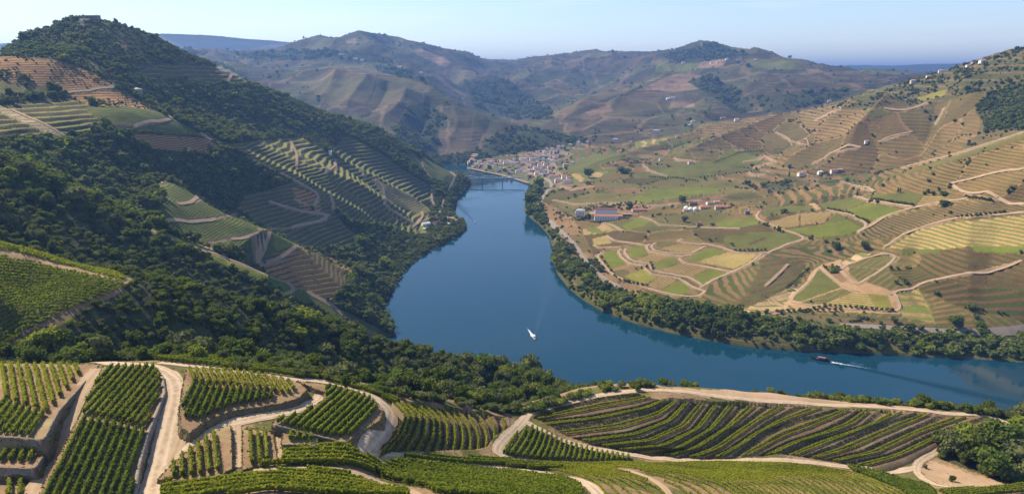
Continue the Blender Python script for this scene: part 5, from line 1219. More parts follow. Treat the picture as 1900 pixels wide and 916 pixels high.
# keep the near fields and terraces clear
for poly, fn in CARVE: keep &= ~((td < 520) & inpoly(tx, ty, poly))
tx, ty, tz, tc, td = (a[keep] for a in (tx, ty, tz, tc, td)); N = len(tx)
base = {'wood': 4.9, 'scrub': 4.4, 'bank': 5.3, 'grove': 7.0, 'orange': 2.4, 'redsoil': 3.2, 'farwood': 9.5, 'far': 8, 'farlt': 7, 'town': 5}
hb = np.array([base.get(k, 3.6) for k in KN])[tc]
hgt = hb * np.exp(rng.normal(0, .34, N)) * np.clip(1 + (fbm(tx / 60, ty / 60, 77, 2) - .5) * 1.2, .6, 1.5)
tu, tv = px(tx, ty, tz)
hgt[(tx > 5) & (td < 560) & (tc == KI['wood']) & (tu > 1060)] *= .55
# tall dark trees and light willows on the right bank
ist = (tc == KI['bank']); tallz = ist & (tu > 1212) & (tu < 1385) & (tv < 628) & (tv > 575); hgt[tallz] *= 1.75
will = ist & (tu > 1085) & (tu < 1225) & (tv > 545); keepd = ~(ist & ~tallz & (rng.random(N) < .12))
hgt[ist & (tu < 1012)] *= 1.35
colr = rng.choice(4, N, p=[.48, .36, .13, .03]); colr[ist] = rng.choice(4, ist.sum(), p=[.40, .2, .28, .12]); colr[tallz] = 0; colr[will & (rng.random(N) < .8)] = 3
gr = fbm(tx / 90, ty / 90, 79, 3); colr = np.where((gr > .60) & (colr == 0) & (rng.random(N) < .6), 2, colr); colr = np.where(np.isin(tc, [KI['scrub'], KI['orange'], KI['redsoil']]) & (colr == 0) & (rng.random(N) < .5), 1, colr)
shp = rng.choice(3, N, p=[.62, .16, .22]); shp[tallz] = 1; shp[tc == KI['orange']] = 2; shp[ist & ~tallz & (shp == 1)] = 0
CN = ['dark', 'olive', 'mid', 'bright']; SN = ['round', 'tall', 'bush']
wide = rng.uniform(.9, 1.35, N); rot = rng.uniform(0, 6.28, N); var = rng.integers(0, 2, N)
psz = hgt * 1265 / td; inview = (tu > -10) & (tu < 1910) & (tv > 20) & (tv < 930)
# visibility against the land (crown top)
seen = inview.copy()
ia = np.clip(((np.arctan2(tx, ty) - az[0]) / (az[-1] - az[0]) * (NC - 1)).round().astype(int), 0, NC - 1)
run2 = np.maximum.accumulate(-V, axis=1)
for k in np.where(inview & (psz > 9))[0]:
    j = np.searchsorted(LR[ia[k]], math.log(td[k] * .985)); seen[k] = -tv[k] + psz[k] * .4 > run2[ia[k], max(0, j - 1)]
score = np.where(seen, psz, 0) * rng.uniform(.9, 1.1, N)
pick_i = np.argsort(-score)[:262]
one = np.zeros(N, bool); one[pick_i] = True; one &= score > 0
def zone(k):
    u, v, d = tu[k], tv[k], td[k]
    if u > 1650 and d < 500: return 'in the dense grove at the lower right', 'trees of the lower right grove'
    if d < 470: return ('in the ravine wood left of the lone round tree' if u < 700 else 'in the wood where the spur meets the river'), 'trees of the ravine wood'
    if d < 760: return 'on the shaded slope behind the left vineyard spur', 'trees on the shaded slope'
    return ('on the left river bank' if u < 870 else 'on the right river bank'), 'trees on the river banks'
for k in np.where(one)[0]:
    s, c = SN[shp[k]], CN[colr[k]]; zn_, gp = zone(k)
    put_tree(tx[k], ty[k], tz[k] - .15, hgt[k], s, c, 'tree', '%s tree %s' % (crown_words(s, c), zn_), 'tree', gp + ', ' + crown_words(s, c), rot[k], 'hi' if td[k] < 620 else 'mid', wide[k], int(var[k]))
# --- masses: instanced from the crowns of the single trees
def scatter(name, crowns, pts, sc, wd_, rt, label, sel):
    me = bpy.data.meshes.new(name); me.vertices.add(len(pts)); me.vertices.foreach_set('co', np.asarray(pts, np.float32).ravel())
    a = me.attributes.new('sc', 'FLOAT_VECTOR', 'POINT'); a.data.foreach_set('vector', np.stack([sc * wd_, sc * wd_, sc], 1).astype(np.float32).ravel())
    a = me.attributes.new('rt', 'FLOAT_VECTOR', 'POINT'); a.data.foreach_set('vector', np.stack([rt * 0, rt * 0, rt], 1).astype(np.float32).ravel())
    a = me.attributes.new('sel', 'INT', 'POINT'); a.data.foreach_set('value', sel.astype(np.int32))
    o = link(name, me, kind='stuff', label=label)
    ng = bpy.data.node_groups.new('scatter', 'GeometryNodeTree'); ng.interface.new_socket('Geometry', in_out='INPUT', socket_type='NodeSocketGeometry'); ng.interface.new_socket('Geometry', in_out='OUTPUT', socket_type='NodeSocketGeometry')
    n = ng.nodes; gi, go, jn = n.new('NodeGroupInput'), n.new('NodeGroupOutput'), n.new('GeometryNodeJoinGeometry'); a3 = n.new('GeometryNodeInputNamedAttribute'); a3.data_type = 'INT'; a3.inputs[0].default_value = 'sel'
    a1, a2 = n.new('GeometryNodeInputNamedAttribute'), n.new('GeometryNodeInputNamedAttribute')
    a1.data_type = a2.data_type = 'FLOAT_VECTOR'; a1.inputs[0].default_value = 'sc'; a2.inputs[0].default_value = 'rt'
    l = ng.links.new
    for k, crown_obj in enumerate(crowns):
        io, oi, cmp_ = n.new('GeometryNodeInstanceOnPoints'), n.new('GeometryNodeObjectInfo'), n.new('FunctionNodeCompare'); cmp_.data_type = 'INT'; cmp_.operation = 'EQUAL'
        oi.inputs['Object'].default_value = crown_obj; oi.transform_space = 'ORIGINAL'
        isock = [s for s in cmp_.inputs if s.type == 'INT']; isock[1].default_value = k; l([s for s in a3.outputs if s.enabled][0], isock[0]); l(cmp_.outputs[0], io.inputs['Selection'])
        l(gi.outputs[0], io.inputs['Points']); l(oi.outputs['Geometry'], io.inputs['Instance']); l(a1.outputs[0], io.inputs['Scale']); l(a2.outputs[0], io.inputs['Rotation']); l(io.outputs[0], jn.inputs[0])
    l(jn.outputs[0], go.inputs[0])
    md = o.modifiers.new('scatter', 'NODES'); md.node_group = ng
rest = ~one & keepd
LOTS = {}
zones = [('wood_near', td < 640), ('wood_mid', (td >= 640) & (td < 2400)), ('wood_far', td >= 2400)]
LODS = {'wood_near': 'hi', 'wood_mid': 'lo', 'wood_far': 'lo'}
WL = {'wood_near': 'dense wood of the ravine and the near slopes', 'wood_mid': 'woods on the valley flanks and river banks', 'wood_far': 'distant woods on the hills'}
NEEDLOW = []
for zn_, zm in zones:
    for s in range(3):
        for c in range(4):
            for v_ in range(2):
                m = rest & zm & (shp == s) & (colr == c) & (var == v_)
                if not m.any(): continue
                lod = LODS[zn_]; key = (SN[s], CN[c], lod, v_)
                if key not in FIRST:          # a real single tree of this make carries the crown
                    k = np.where(m)[0][np.argmax(np.where(seen[m], psz[m], 0) + psz[m] * .001)]; m[k] = False
                    zz, gp = ('on the right flank of the valley' if tu[k] > 870 else 'on the left flank of the valley'), 'single trees on the flanks'
                    put_tree(tx[k], ty[k], tz[k] - .15, hgt[k], SN[s], CN[c], 'tree', '%s tree %s' % (crown_words(SN[s], CN[c]), zz), 'tree', gp, rot[k], lod, wide[k], v_)
                if m.any(): LOTS.setdefault(zn_, []).append((FIRST[key], np.where(m)[0]))
for zn_, lots in LOTS.items():
    ids = np.concatenate([i for _, i in lots]); sel = np.concatenate([np.full(len(i), k) for k, (_, i) in enumerate(lots)])
    scatter('woodland', [c for c, _ in lots], np.stack([tx[ids], ty[ids], tz[ids] - .15], 1), hgt[ids], wide[ids], rot[ids], WL[zn_], sel)
# --- trees that stand out
SP = [(93, 655, 44, 'round', 'bright', 1.2, 'big yellow-green tree at the foot of the left vineyard spur', 420), (62, 655, 38, 'bush', 'bright', 1.0, 'yellowish bushy tree left of the big yellow-green tree', 420), (45, 668, 26, 'round', 'mid', 1.2, 'dark small tree at the left path end', 420),
  (368, 668, 32, 'round', 'bright', 1.2, 'lime green tree just beyond the near vineyard brink', 420), (262, 655, 18, 'bush', 'bright', 1.4, 'small lime green shrub in the dark ravine', 420), (750, 741, 30, 'round', 'olive', 1.15, 'lone ball shaped tree behind the steep terraces', 420),
  (643, 722, 34, 'tall', 'mid', 1.1, 'upright green tree beside the ridge road', 420), (498, 585, 22, 'round', 'bright', 1.2, 'bright green tree on the crest of the ravine wood', 600), (120, 655, 40, 'round', 'dark', 1.2, 'dark tree right of the big yellow-green tree', 420),
  (1766, 846, 44, 'round', 'olive', 1.2, 'grey-green tree at the left edge of the lower right grove', 420), (1800, 850, 56, 'round', 'dark', 1.25, 'large dark tree in the middle of the lower right grove', 420), (1850, 838, 52, 'round', 'mid', 1.2, 'large green tree at the right of the lower right grove', 420), (1838, 884, 50, 'round', 'mid', 1.2, 'big lighter green tree at the front of the lower right grove', 420), (1882, 872, 54, 'round', 'olive', 1.2, 'olive green tree at the right picture edge', 420),
  (1182, 724, 15, 'round', 'dark', 1.2, 'small dark tree at the high point of the brink', 420), (1767, 893, 13, 'round', 'dark', 1.1, 'tiny lone tree at the foot of the pale clearing', 420), (1716, 868, 9, 'round', 'olive', 1, 'tiny bare looking tree on the pale clearing', 420),
  (998, 352, 24, 'round', 'bright', 1.25, 'large round light green tree by the village quay', 3000), (974, 352, 0, 'round', 'dark', 1, '', 0), (985, 385, 28, 'round', 'dark', 1.2, 'big dark tree at the point below the village', 3000), (1092, 330, 18, 'round', 'dark', 1.3, 'dark round tree in the fields right of the village', 3000), (1158, 322, 14, 'bush', 'dark', 1.6, 'broad dark clump in the fields right of the village', 3000),
  (253, 290, 30, 'cypress', 'dark', 2.0, 'tall dark conifer above the left hillside wood', 3000), (278, 292, 24, 'cypress', 'dark', 2.0, 'second dark conifer above the left hillside wood', 3000), (216, 46, 9, 'tall', 'dark', 1.2, 'dark tree on the hill right of the summit house', 3000), (245, 58, 8, 'tall', 'dark', 1.2, 'lone tree on the right shoulder of the summit', 3000),
  (670, 462, 26, 'round', 'mid', 1.2, 'bright round tree at the end of the lower terraces', 3000), (714, 500, 24, 'round', 'bright', 1.2, 'light green tree above the left river bank', 3000), (1093, 411, 15, 'tall', 'dark', 1.0, 'dark conifer in front of the white winery', 3000), (1080, 409, 8, 'round', 'dark', 1.3, 'dark tree below the white house', 3000), (1168, 386, 13, 'round', 'dark', 1.4, 'dark tree behind the long winery', 3000),
  (1590, 364, 9, 'cypress', 'dark', 1.6, 'dark cypress at the head of the vineyard track', 3000), (1666, 357, 8, 'cypress', 'dark', 1.6, 'left one of two cypresses on the slope', 3000), (1670, 357, 8, 'cypress', 'dark', 1.6, 'right one of two cypresses on the slope', 3000), (1464, 328, 9, 'cypress', 'dark', 1.6, 'cypress left of the small white hamlet', 3000),
  (1550, 462, 13, 'round', 'dark', 1.6, 'dark clump of oak above the vineyards', 3000), (1605, 462, 14, 'round', 'dark', 1.5, 'dark tree at the junction of vineyard tracks', 3000), (1265, 375, 12, 'round', 'dark', 1.5, 'dark tree beside the white tanks', 3000), (1270, 412, 12, 'round', 'mid', 1.4, 'tree beside the track below the white tanks', 3000), (1120, 575, 20, 'round', 'bright', 1.5, 'bright willow on the river bend', 3000),
  (1770, 608, 22, 'round', 'mid', 1.3, 'round green tree beside the riverside road', 3000), (1818, 612, 15, 'round', 'mid', 1.3, 'green tree right of the round roadside tree', 3000), (118, 112, 12, 'bush', 'bright', 1.3, 'light green bush above the orange hillside', 3000)]
for u, v, hp, s, c, w, lb, dm in SP:
    if hp <= 0: continue
    x, y, z = (float(q[0]) for q in pick([u], [v])); d = math.hypot(x, y)
    put_tree(x, y, z - .1, hp * d / 1265 * 1.06, s, c, 'cypress' if s == 'cypress' else 'tree', lb, 'cypress' if s == 'cypress' else 'tree', 'trees that stand alone', random.uniform(0, 6), 'hi' if d < 1500 else 'mid', w * .85, random.randint(0, 1))
# --- rows of olive trees along the tracks
OLD = ['along the pale track under the upper green fields', 'left of the pale bend between green fields', 'right of the pale bend between green fields', 'at the right end of the upper track', 'above the bright terraced slope', 'edging the field below the lone white hut', 'on the long diagonal hedge line', 'below the mid valley farmhouse', 'climbing right above the mid valley farmhouse', 'across the middle slope of the valley',
 'on the left edge of the green triangle', 'below the striped field by the river', 'left of the striped field by the river', 'on the bank behind the white manor', 'at the left rim of the chequered vineyard', 'below the left plots of the chequered vineyard', 'between two roads of the chequered vineyard', 'in the notch of the chequered vineyard', 'along the upper road of the chequered vineyard', 'on the strip above the riverside scrub']
for li, (a, b, n) in enumerate(OL):
    us = np.linspace(a[0], b[0], n); vs = np.linspace(a[1], b[1], n); x, y, z = pick(us, vs)
    for k in range(n):
        h = random.uniform(3.6, 5.0); put_tree(x[k], y[k], z[k] - .1, h, 'round', 'dark' if k % 3 else 'olive', 'olive_tree', '%s olive tree from the left %s' % (ordinal(k if a[0] < b[0] else n - 1 - k), OLD[li]), 'olive tree', 'olive trees ' + OLD[li], random.uniform(0, 6), 'lo', 1.15, 0)
# --- bushes along the brink of the near vineyard
BR = [(430, 684), (520, 692), (600, 704), (700, 728), (800, 745), (900, 761), (950, 769), (985, 766), (1040, 750), (1100, 731), (1180, 719), (1250, 715), (1330, 716), (1420, 723), (1500, 736), (1600, 746), (1700, 755), (1800, 764), (1870, 775), (1910, 785)]
bu, bv = [], []
t = np.sort(rng.uniform(0, len(BR) - 1.001, 250))
for q in t:
    i = int(q); f_ = q - i; bu.append(BR[i][0] * (1 - f_) + BR[i + 1][0] * f_); bv.append(BR[i][1] * (1 - f_) + BR[i + 1][1] * f_)
bx_, by_, bz_ = pick(bu, np.array(bv) + 2)
for k in range(len(bu)):
    d = math.hypot(bx_[k], by_[k]); o_ = random.uniform(.8, 9); x, y = bx_[k] * (1 + o_ / d), by_[k] * (1 + o_ / d); z = float(height([x], [y])[0])
    right = bu[k] > 1000; c = random.choice(['olive', 'olive', 'mid', 'bright', 'bright', 'bright', 'dark'] if right else ['olive', 'dark', 'mid', 'olive']); s = random.choice(['bush', 'round'])
    h = random.uniform(2.5, 4.0) if right else random.uniform(2.2, 3.8); h += max(0, (o_ - 3) * .17) 
    side = 'beyond the curved terraces at the river edge' if right else 'beyond the ridge road above the ravine'
    put_tree(x, y, z - .1, h, s, c, 'bush', '%s bush %s' % (crown_words(s, c), side), 'bush', 'bushes along the brink, ' + side + ', ' + crown_words(s, c), random.uniform(0, 6), 'hi', random.uniform(1.0, 1.5), k % 2)
# ------------------------------------------------------------------ buildings
m_wh = varied('limewash', (.84, .82, .78), (.78, .75, .70), .6); m_cr = varied('cream_render', (.62, .52, .40), (.52, .44, .34), .6); m_st = varied('schist_wall', (.30, .25, .20), (.20, .17, .14), 1.2)
m_rt = varied('clay_tile', (.46, .19, .11), (.34, .14, .09), .9, bump=.1); m_rb = varied('faded_tile', (.50, .30, .22), (.38, .23, .17), .9, bump=.1); m_rg = mat('slate_roof', (.36, .36, .36), .85, .1); m_rd = varied('dark_tile', (.20, .085, .075), (.15, .07, .06), .9, bump=.1)
m_gl = mat('window_glass', (.03, .04, .05), .1, .8); m_dr = mat('door_paint', (.12, .09, .06), .6); m_mt = mat('pale_metal', (.62, .65, .68), .35, .6)
MESHC = {}
def boxm(name, L_, W_, H_, z0=0, material=None, x0=0, y0=0):
    k = ('b', name, L_, W_, H_, z0, material.name if material else '', x0, y0)
    if k not in MESHC:
        me = bpy.data.meshes.new(name); a, b = L_ / 2, W_ / 2
        v = [(x0 + sx * a, y0 + sy * b, z) for z in (z0, z0 + H_) for sx, sy in ((-1, -1), (1, -1), (1, 1), (-1, 1))]
        me.from_pydata(v, [], [(0, 3, 2, 1), (4, 5, 6, 7), (0, 1, 5, 4), (1, 2, 6, 5), (2, 3, 7, 6), (3, 0, 4, 7)]); me.materials.append(material); me.update(); MESHC[k] = me
    return MESHC[k]
def bodym(L_, W_, H_, rise, material, hip=False):
    k = ('w', L_, W_, H_, rise, material.name, hip)
    if k not in MESHC:
        me = bpy.data.meshes.new('wall'); a, b = L_ / 2, W_ / 2; d = -3.0
        v = [(-a, -b, d), (a, -b, d), (a, b, d), (-a, b, d), (-a, -b, H_), (a, -b, H_), (a, b, H_), (-a, b, H_)]
        f = [(0, 1, 5, 4), (2, 3, 7, 6)]
        if hip: f += [(1, 2, 6, 5), (3, 0, 4, 7), (4, 5, 6, 7)]
        else: v += [(-a, 0, H_ + rise), (a, 0, H_ + rise)]; f += [(1, 2, 6, 9, 5), (3, 0, 4, 8, 7)]
        me.from_pydata(v, [], f); me.materials.append(material); me.update(); MESHC[k] = me
    return MESHC[k]
def roofm(L_, W_, H_, rise, material, hip=False, ov=.45, th=.22):
    k = ('r', L_, W_, H_, rise, material.name, hip)
    if k not in MESHC:
        me = bpy.data.meshes.new('roof'); a, b = L_ / 2 + ov, W_ / 2 + ov; sl_ = rise / (W_ / 2); zb = H_ - ov * sl_ + .03; r = a - (b if hip else 0); zt = H_ + rise + .03
        top = [(-a, -b, zb + th), (a, -b, zb + th), (a, b, zb + th), (-a, b, zb + th), (-r, 0, zt + th), (r, 0, zt + th)]
        bot = [(x, y, z - th) for x, y, z in top]
        f = [(0, 1, 5, 4), (2, 3, 4, 5), (1, 2, 5), (3, 0, 4)] if hip else [(0, 1, 5, 4), (2, 3, 4, 5)]
        n = 6; fb = [tuple(i + n for i in reversed(q)) for q in f]
        ed = [(0, 1), (1, 2), (2, 3), (3, 0)] if hip else [(0, 1), (1, 5), (5, 2), (2, 3), (3, 4), (4, 0)]
        fs = [(e0 + n, e1 + n, e1, e0) for e0, e1 in ed]
        me.from_pydata(top + bot, [], f + fb + fs); me.materials.append(material); me.update(); MESHC[k] = me
    return MESHC[k]
def child(name, me, par, loc=(0, 0, 0), rz=0):
    o = bpy.data.objects.new(name, me); COL.objects.link(o); o.parent = par; o.location = loc; o.rotation_euler = (0, 0, rz); return o
def house(u, v, L_, W_, H_, rot, wall, roof, label, group, hip=False, rise=None, detail=False, name='house', cat='house', dz=0, win=0):
    x, y, z = (float(q[0]) for q in pick([u], [v]))
    e = bpy.data.objects.new(name, None); COL.objects.link(e); e.location = (x, y, z + dz); e.rotation_euler = (0, 0, R(rot)); e.empty_display_size = 1
    e['label'] = label; e['category'] = cat
    if group: e['group'] = group
    rise = rise or W_ * .26
    child('wall', bodym(L_, W_, H_, rise, wall, hip), e); rf = child('roof', roofm(L_, W_, H_, rise, roof, hip), e)
    if detail:
        c = child('chimney', boxm('chimney', .9, .9, 2.0, 0, m_wh), rf, (L_ * .28, W_ * .18, H_ + rise * .5))
        n = win or max(2, int(L_ / 4)); fl = max(1, int(H_ / 3))
        for f_ in range(fl):
            for i in range(n):
                xx = -L_ / 2 + (i + .5) * L_ / n; zz = .9 + f_ * 3
                for sy in (-1, 1):
                    if f_ == 0 and i == n // 2 and sy == -1: child('door', boxm('door', 1.4, .12, 2.3, 0, m_dr), e, (xx, sy * (W_ / 2 + .05), 0.0)); continue
                    child('window', boxm('window', 1.2, .12, 1.5, 0, m_gl), e, (xx, sy * (W_ / 2 + .04), zz))
    return e
rh = random.Random(5)
def zp(x, y, x0=860, y0=260, s=7.917): return x0 + x / s, y0 + y / s
VP = [(130, 300), (170, 235), (390, 315), (270, 385), (370, 390), (470, 370), (525, 430), (560, 320), (650, 320), (740, 310), (850, 290), (940, 272), (970, 225), (1090, 195), (1050, 290), (1170, 300), (1220, 150), (1300, 145), (1340, 200), (1250, 250), (1330, 290), (1410, 325), (1440, 245),
      (790, 360), (880, 370), (800, 405), (940, 330), (1010, 360), (1080, 335), (1170, 345), (1120, 385), (1200, 375), (980, 410), (1060, 430), (1150, 415), (1230, 470), (1080, 505), (1180, 490), (1270, 490), (850, 460), (790, 475), (700, 500), (980, 550), (1290, 560), (1350, 555), (1390, 615), (1480, 570), (1540, 590), (1530, 635),
      (1500, 390), (1600, 355), (1690, 60), (1820, 45), (1745, 90), (1460, 105), (1400, 125), (1570, 95), (610, 345), (690, 350), (1140, 235), (1195, 205), (1020, 235), (1290, 195), (1380, 165), (1250, 310), (1110, 270), (1180, 258), (1325, 240), (960, 470), (900, 490), (1030, 470), (1140, 455), (740, 360), (830, 330), (900, 300), (1000, 300), (1300, 330), (1380, 260), (1100, 350), (1040, 395), (1260, 410), (240, 340), (90, 345), (610, 440), (660, 470), (1215, 520), (1140, 530)]
bigv = {(170, 235): 24, (390, 315): 22, (525, 430): 16, (1090, 195): 17, (1170, 300): 14, (1410, 325): 20, (1230, 470): 18, (1390, 615): 18, (1530, 635): 20, (1290, 560): 14, (1350, 555): 15}
vh = []
for (x, y) in VP:
    u, v = zp(x, y); L_ = bigv.get((x, y), rh.choice([10, 11, 12, 14, 15])); W_ = rh.choice([8, 9, 10]); H_ = rh.choice([6, 7.5, 8, 9.5]); wl = rh.choice([m_wh, m_wh, m_wh, m_wh, m_cr]); rf = m_rt if x > 1270 and y > 540 else rh.choice([m_rb, m_rb, m_rt, m_rb])
    if (x, y) in ((525, 430),): rf = m_rg
    o = house(u, v, L_, W_, H_, rh.choice([-25, -15, 0, 10, 65, 80]) + rh.uniform(-6, 6), wl, rf, 'x', 'houses of the riverside village', hip=rh.random() < .5)
    vh.append((u, v, o, wl, rf, L_))
def zone_v(u, v):
    if v < 275: return 'high on the village ridge' if u > 1040 else 'at the top of the village'
    if u < 905: return 'at the far left end of the village'
    if v > 325: return 'at the road below the village' if u > 1010 else 'beside the quay'
    if u > 1030: return 'among fields right of the village'
    return 'in the crowded middle of the village' if v > 297 else 'on the upper village slope'
byz = {}
for h in vh: byz.setdefault(zone_v(h[0], h[1]), []).append(h)
for z_, lst in byz.items():
    lst.sort(key=lambda h: h[0])
    for i, (u, v, o, wl, rf, L_) in enumerate(lst): o['label'] = '%s house from left %s, %s, %s roof' % (ordinal(i), z_, 'cream' if wl is m_cr else 'white', {'clay_tile': 'red', 'faded_tile': 'faded', 'slate_roof': 'grey'}[rf.name])
SMALL = [((1142, 261), 20, m_wh, m_rg, 'long white house on the slope above the village right end'), ((1170, 265), 9, m_wh, m_rb, 'small white house right of the long one above the village'), ((1225, 297), 7, m_wh, m_rb, 'tiny white hut alone in the green fields'), ((1281, 304), 13, m_wh, m_rt, 'farmhouse with terracotta roof amid the mid valley vineyards'), ((1218, 245), 26, m_wh, m_rg, 'very long white shed on the pale ridge'),
 ((1279, 235), 16, m_cr, m_rg, 'pale shed on the skyline of the near ridge'), ((1205, 250), 10, m_cr, m_rb, 'cream house left of the very long shed'), ((1256, 254), 8, m_wh, m_rb, 'little white house right of the very long shed'), ((1486, 325), 16, m_wh, m_rb, 'long low white house at the left of the hamlet'), ((1521, 322), 11, m_wh, m_wh, 'flat white house in the middle of the hamlet'), ((1546, 320), 13, m_wh, m_rt, 'white house with red roof at the right of the hamlet'), ((1558, 318), 11, m_st, m_rb, 'stone house at the right end of the hamlet'),
 ((1607, 265), 7, m_wh, m_rb, 'small white cabin beside the cypress on the right slope'), ((1700, 154), 30, m_cr, m_rb, 'long pale building at the crest corner of the right hill'), ((1723, 144), 12, m_wh, m_rt, 'lowest house on the right skyline'), ((1746, 134), 12, m_wh, m_rb, 'second lowest house on the right skyline'), ((1796, 125), 10, m_wh, m_rt, 'middle house on the right skyline'), ((1805, 120), 8, m_cr, m_rt, 'red roofed house above the middle of the right skyline'), ((1822, 117), 14, m_wh, m_rb, 'upper long house on the right skyline'), ((1539, 189), 15, m_wh, m_rt, 'lone white house on the crest before the blue hills'),
 ((1268, 118), 22, m_wh, m_rb, 'leftmost white house of the far hill village'), ((1306, 120), 24, m_cr, m_rb, 'low building in the far hill village'), ((1320, 118), 16, m_wh, m_rb, 'second white house of the far hill village'), ((1334, 117), 26, m_wh, m_rt, 'largest building of the far hill village'), ((1349, 111), 22, m_wh, m_rb, 'upper building of the far hill village'), ((1369, 113), 24, m_cr, m_rt, 'right building of the far hill village'), ((1402, 112), 20, m_wh, m_rb, 'far right house of the far hill village'),
 ((1248, 183), 28, m_wh, m_rb, 'white farm below the tan patch on the far hillside'), ((1239, 185), 16, m_wh, m_wh, 'small white block left of the white hillside farm'), ((1342, 221), 22, m_cr, m_rt, 'farm on the ridge behind the valley fields'), ((1367, 224), 16, m_wh, m_rb, 'white house right of the ridge farm'), ((1286, 227), 16, m_wh, m_rb, 'white house left of the ridge farm'),
 ((634, 102), 28, m_wh, m_rb, 'leftmost house of the village high on the far left mountain'), ((660, 110), 22, m_wh, m_rb, 'middle house of the village high on the far left mountain'), ((672, 113), 22, m_wh, m_rb, 'right house of the village high on the far left mountain'), ((743, 125), 26, m_wh, m_rb, 'house on the dark wooded ridge of the far mountain'), ((781, 136), 24, m_wh, m_rb, 'lowest house on the ridge of the far mountain'),
 ((879, 293), 20, m_cr, m_rb, 'upper long house across the inlet left of the village'), ((877, 300), 22, m_wh, m_rb, 'lower long house across the inlet left of the village'), ((910, 303), 18, m_wh, m_rb, 'long white house by the water left of the village'), ((253, 174), 16, m_st, m_rg, 'grey roofed shed at the wood edge on the left hill'), ((613, 285), 6, m_wh, m_wh, 'tiny white hut at the top of the left terraces'), ((771, 284), 13, m_st, m_rd, 'brown stone house on the crest above the river bend')]
for (u, v), L_, wl, rf, lb in SMALL: house(u, v, L_, min(9, max(5, L_ * .6)), 4.5 + (L_ > 12) * 1.5, rh.uniform(-20, 20), wl, rf, lb, None, hip=L_ > 11, dz=.3, detail=(L_ > 9 and v > 230))
# estate on the left bank
for (u, v), L_, W_, H_, ro, wl, rf, lb in (((790, 419), 17, 9, 5, 30, m_wh, m_mt, 'white roofed hall at the lower left of the riverside estate'), ((806, 407), 20, 8, 5, 35, m_wh, m_rd, 'rear long house of the riverside estate'), ((812, 417), 30, 9, 5.5, 50, m_wh, m_rd, 'long dark roofed wing of the riverside estate'), ((828, 412), 9, 8, 8, 10, m_wh, m_rg, 'tall white block at the centre of the riverside estate'),
    ((839, 409), 13, 8, 5, 5, m_wh, m_rb, 'pale house of the riverside estate nearest the water'), ((789, 427), 9, 5, 3, 0, m_wh, m_mt, 'small white shed at the foot of the riverside estate'), ((798, 402), 10, 7, 4.5, 40, m_cr, m_rd, 'small dark roofed house behind the riverside estate'), ((848, 411), 8, 6, 3.5, 0, m_wh, m_rb, 'little quay house below the riverside estate'), ((835, 418), 9, 6, 4, 10, m_wh, m_wh, 'white cube at the waterside of the riverside estate')):
    house(u, v, L_, W_, H_, ro, wl, rf, lb, None, detail=True, dz=.5)
# white tent: a stretched dome on poles
x, y, z = (float(q[0]) for q in pick([817], [395])); t_ = bpy.data.objects.new('marquee', None); COL.objects.link(t_); t_.location = (x, y, z); t_['label'] = 'bright white oval marquee above the riverside estate'; t_['category'] = 'marquee'
co = []; fc = []; nu, nv = 20, 6
for j in range(nv + 1):
    for i in range(nu):
        a = i / nu * 6.283; rr_ = math.cos(j / nv * 1.5); co.append((8.5 * rr_ * math.cos(a), 6 * rr_ * math.sin(a), 3 + 2.2 * math.sin(j / nv * 1.5) + .25 * math.cos(a * 6) * rr_))
for j in range(nv):
    for i in range(nu): fc.append((j * nu + i, j * nu + (i + 1) % nu, (j + 1) * nu + (i + 1) % nu, (j + 1) * nu + i))
fc.append(tuple(range(nv * nu, nv * nu + nu))); me = bpy.data.meshes.new('canopy'); me.from_pydata(co, [], fc); me.materials.append(mat('tent_cloth', (.85, .85, .84), .6)); me.update(); child('canopy', me, t_)
for i in range(6): child('pole', boxm('pole', .25, .25, 4.2, -1, m_mt), t_, (8 * math.cos(i * 1.047), 5.6 * math.sin(i * 1.047), 0))
# wineries on the right bank
house(1077, 401, 17, 14, 11, -12, m_wh, m_rg, 'tall white manor with blue-grey hipped roof beside the winery', None, hip=True, detail=True, rise=3.2, dz=1.5)
house(1070, 401, 7, 8, 8, -12, m_wh, m_rg, 'narrow white annex left of the white manor', None, detail=False)
house(1124, 408, 44, 12, 7.0, -4, m_wh, m_rt, 'long white winery hall with red roof and small windows', None, detail=True, rise=2.6, win=9, dz=1.6)
e = house(1124, 399, 44, 12, 9.5, -4, m_wh, m_rd, 'rear winery hall with dark red roof and a row of grey skylights', None, rise=3, dz=2.2)
for i in range(12): child('skylight', boxm('skylight', 2.0, 2.0, .5, 0, m_rg), e, (-19.5 + i * 3.55, -3.4, 10.75))
house(1098, 402, 9, 13, 6.5, -4, m_wh, m_rb, 'short white block at the left end of the winery', None, detail=True); house(1150, 404, 9, 8, 4.5, -4, m_cr, m_rb, 'small pink roofed house at the right end of the winery', None, detail=True)
house(1163, 400, 18, 6, 3.5, -2, m_st, m_rb, 'low long outbuilding right of the winery', None, detail=True); house(1185, 392, 27, 9, 4, 3, m_cr, m_rt, 'pink roofed hall behind dark trees right of the winery', None, detail=True)
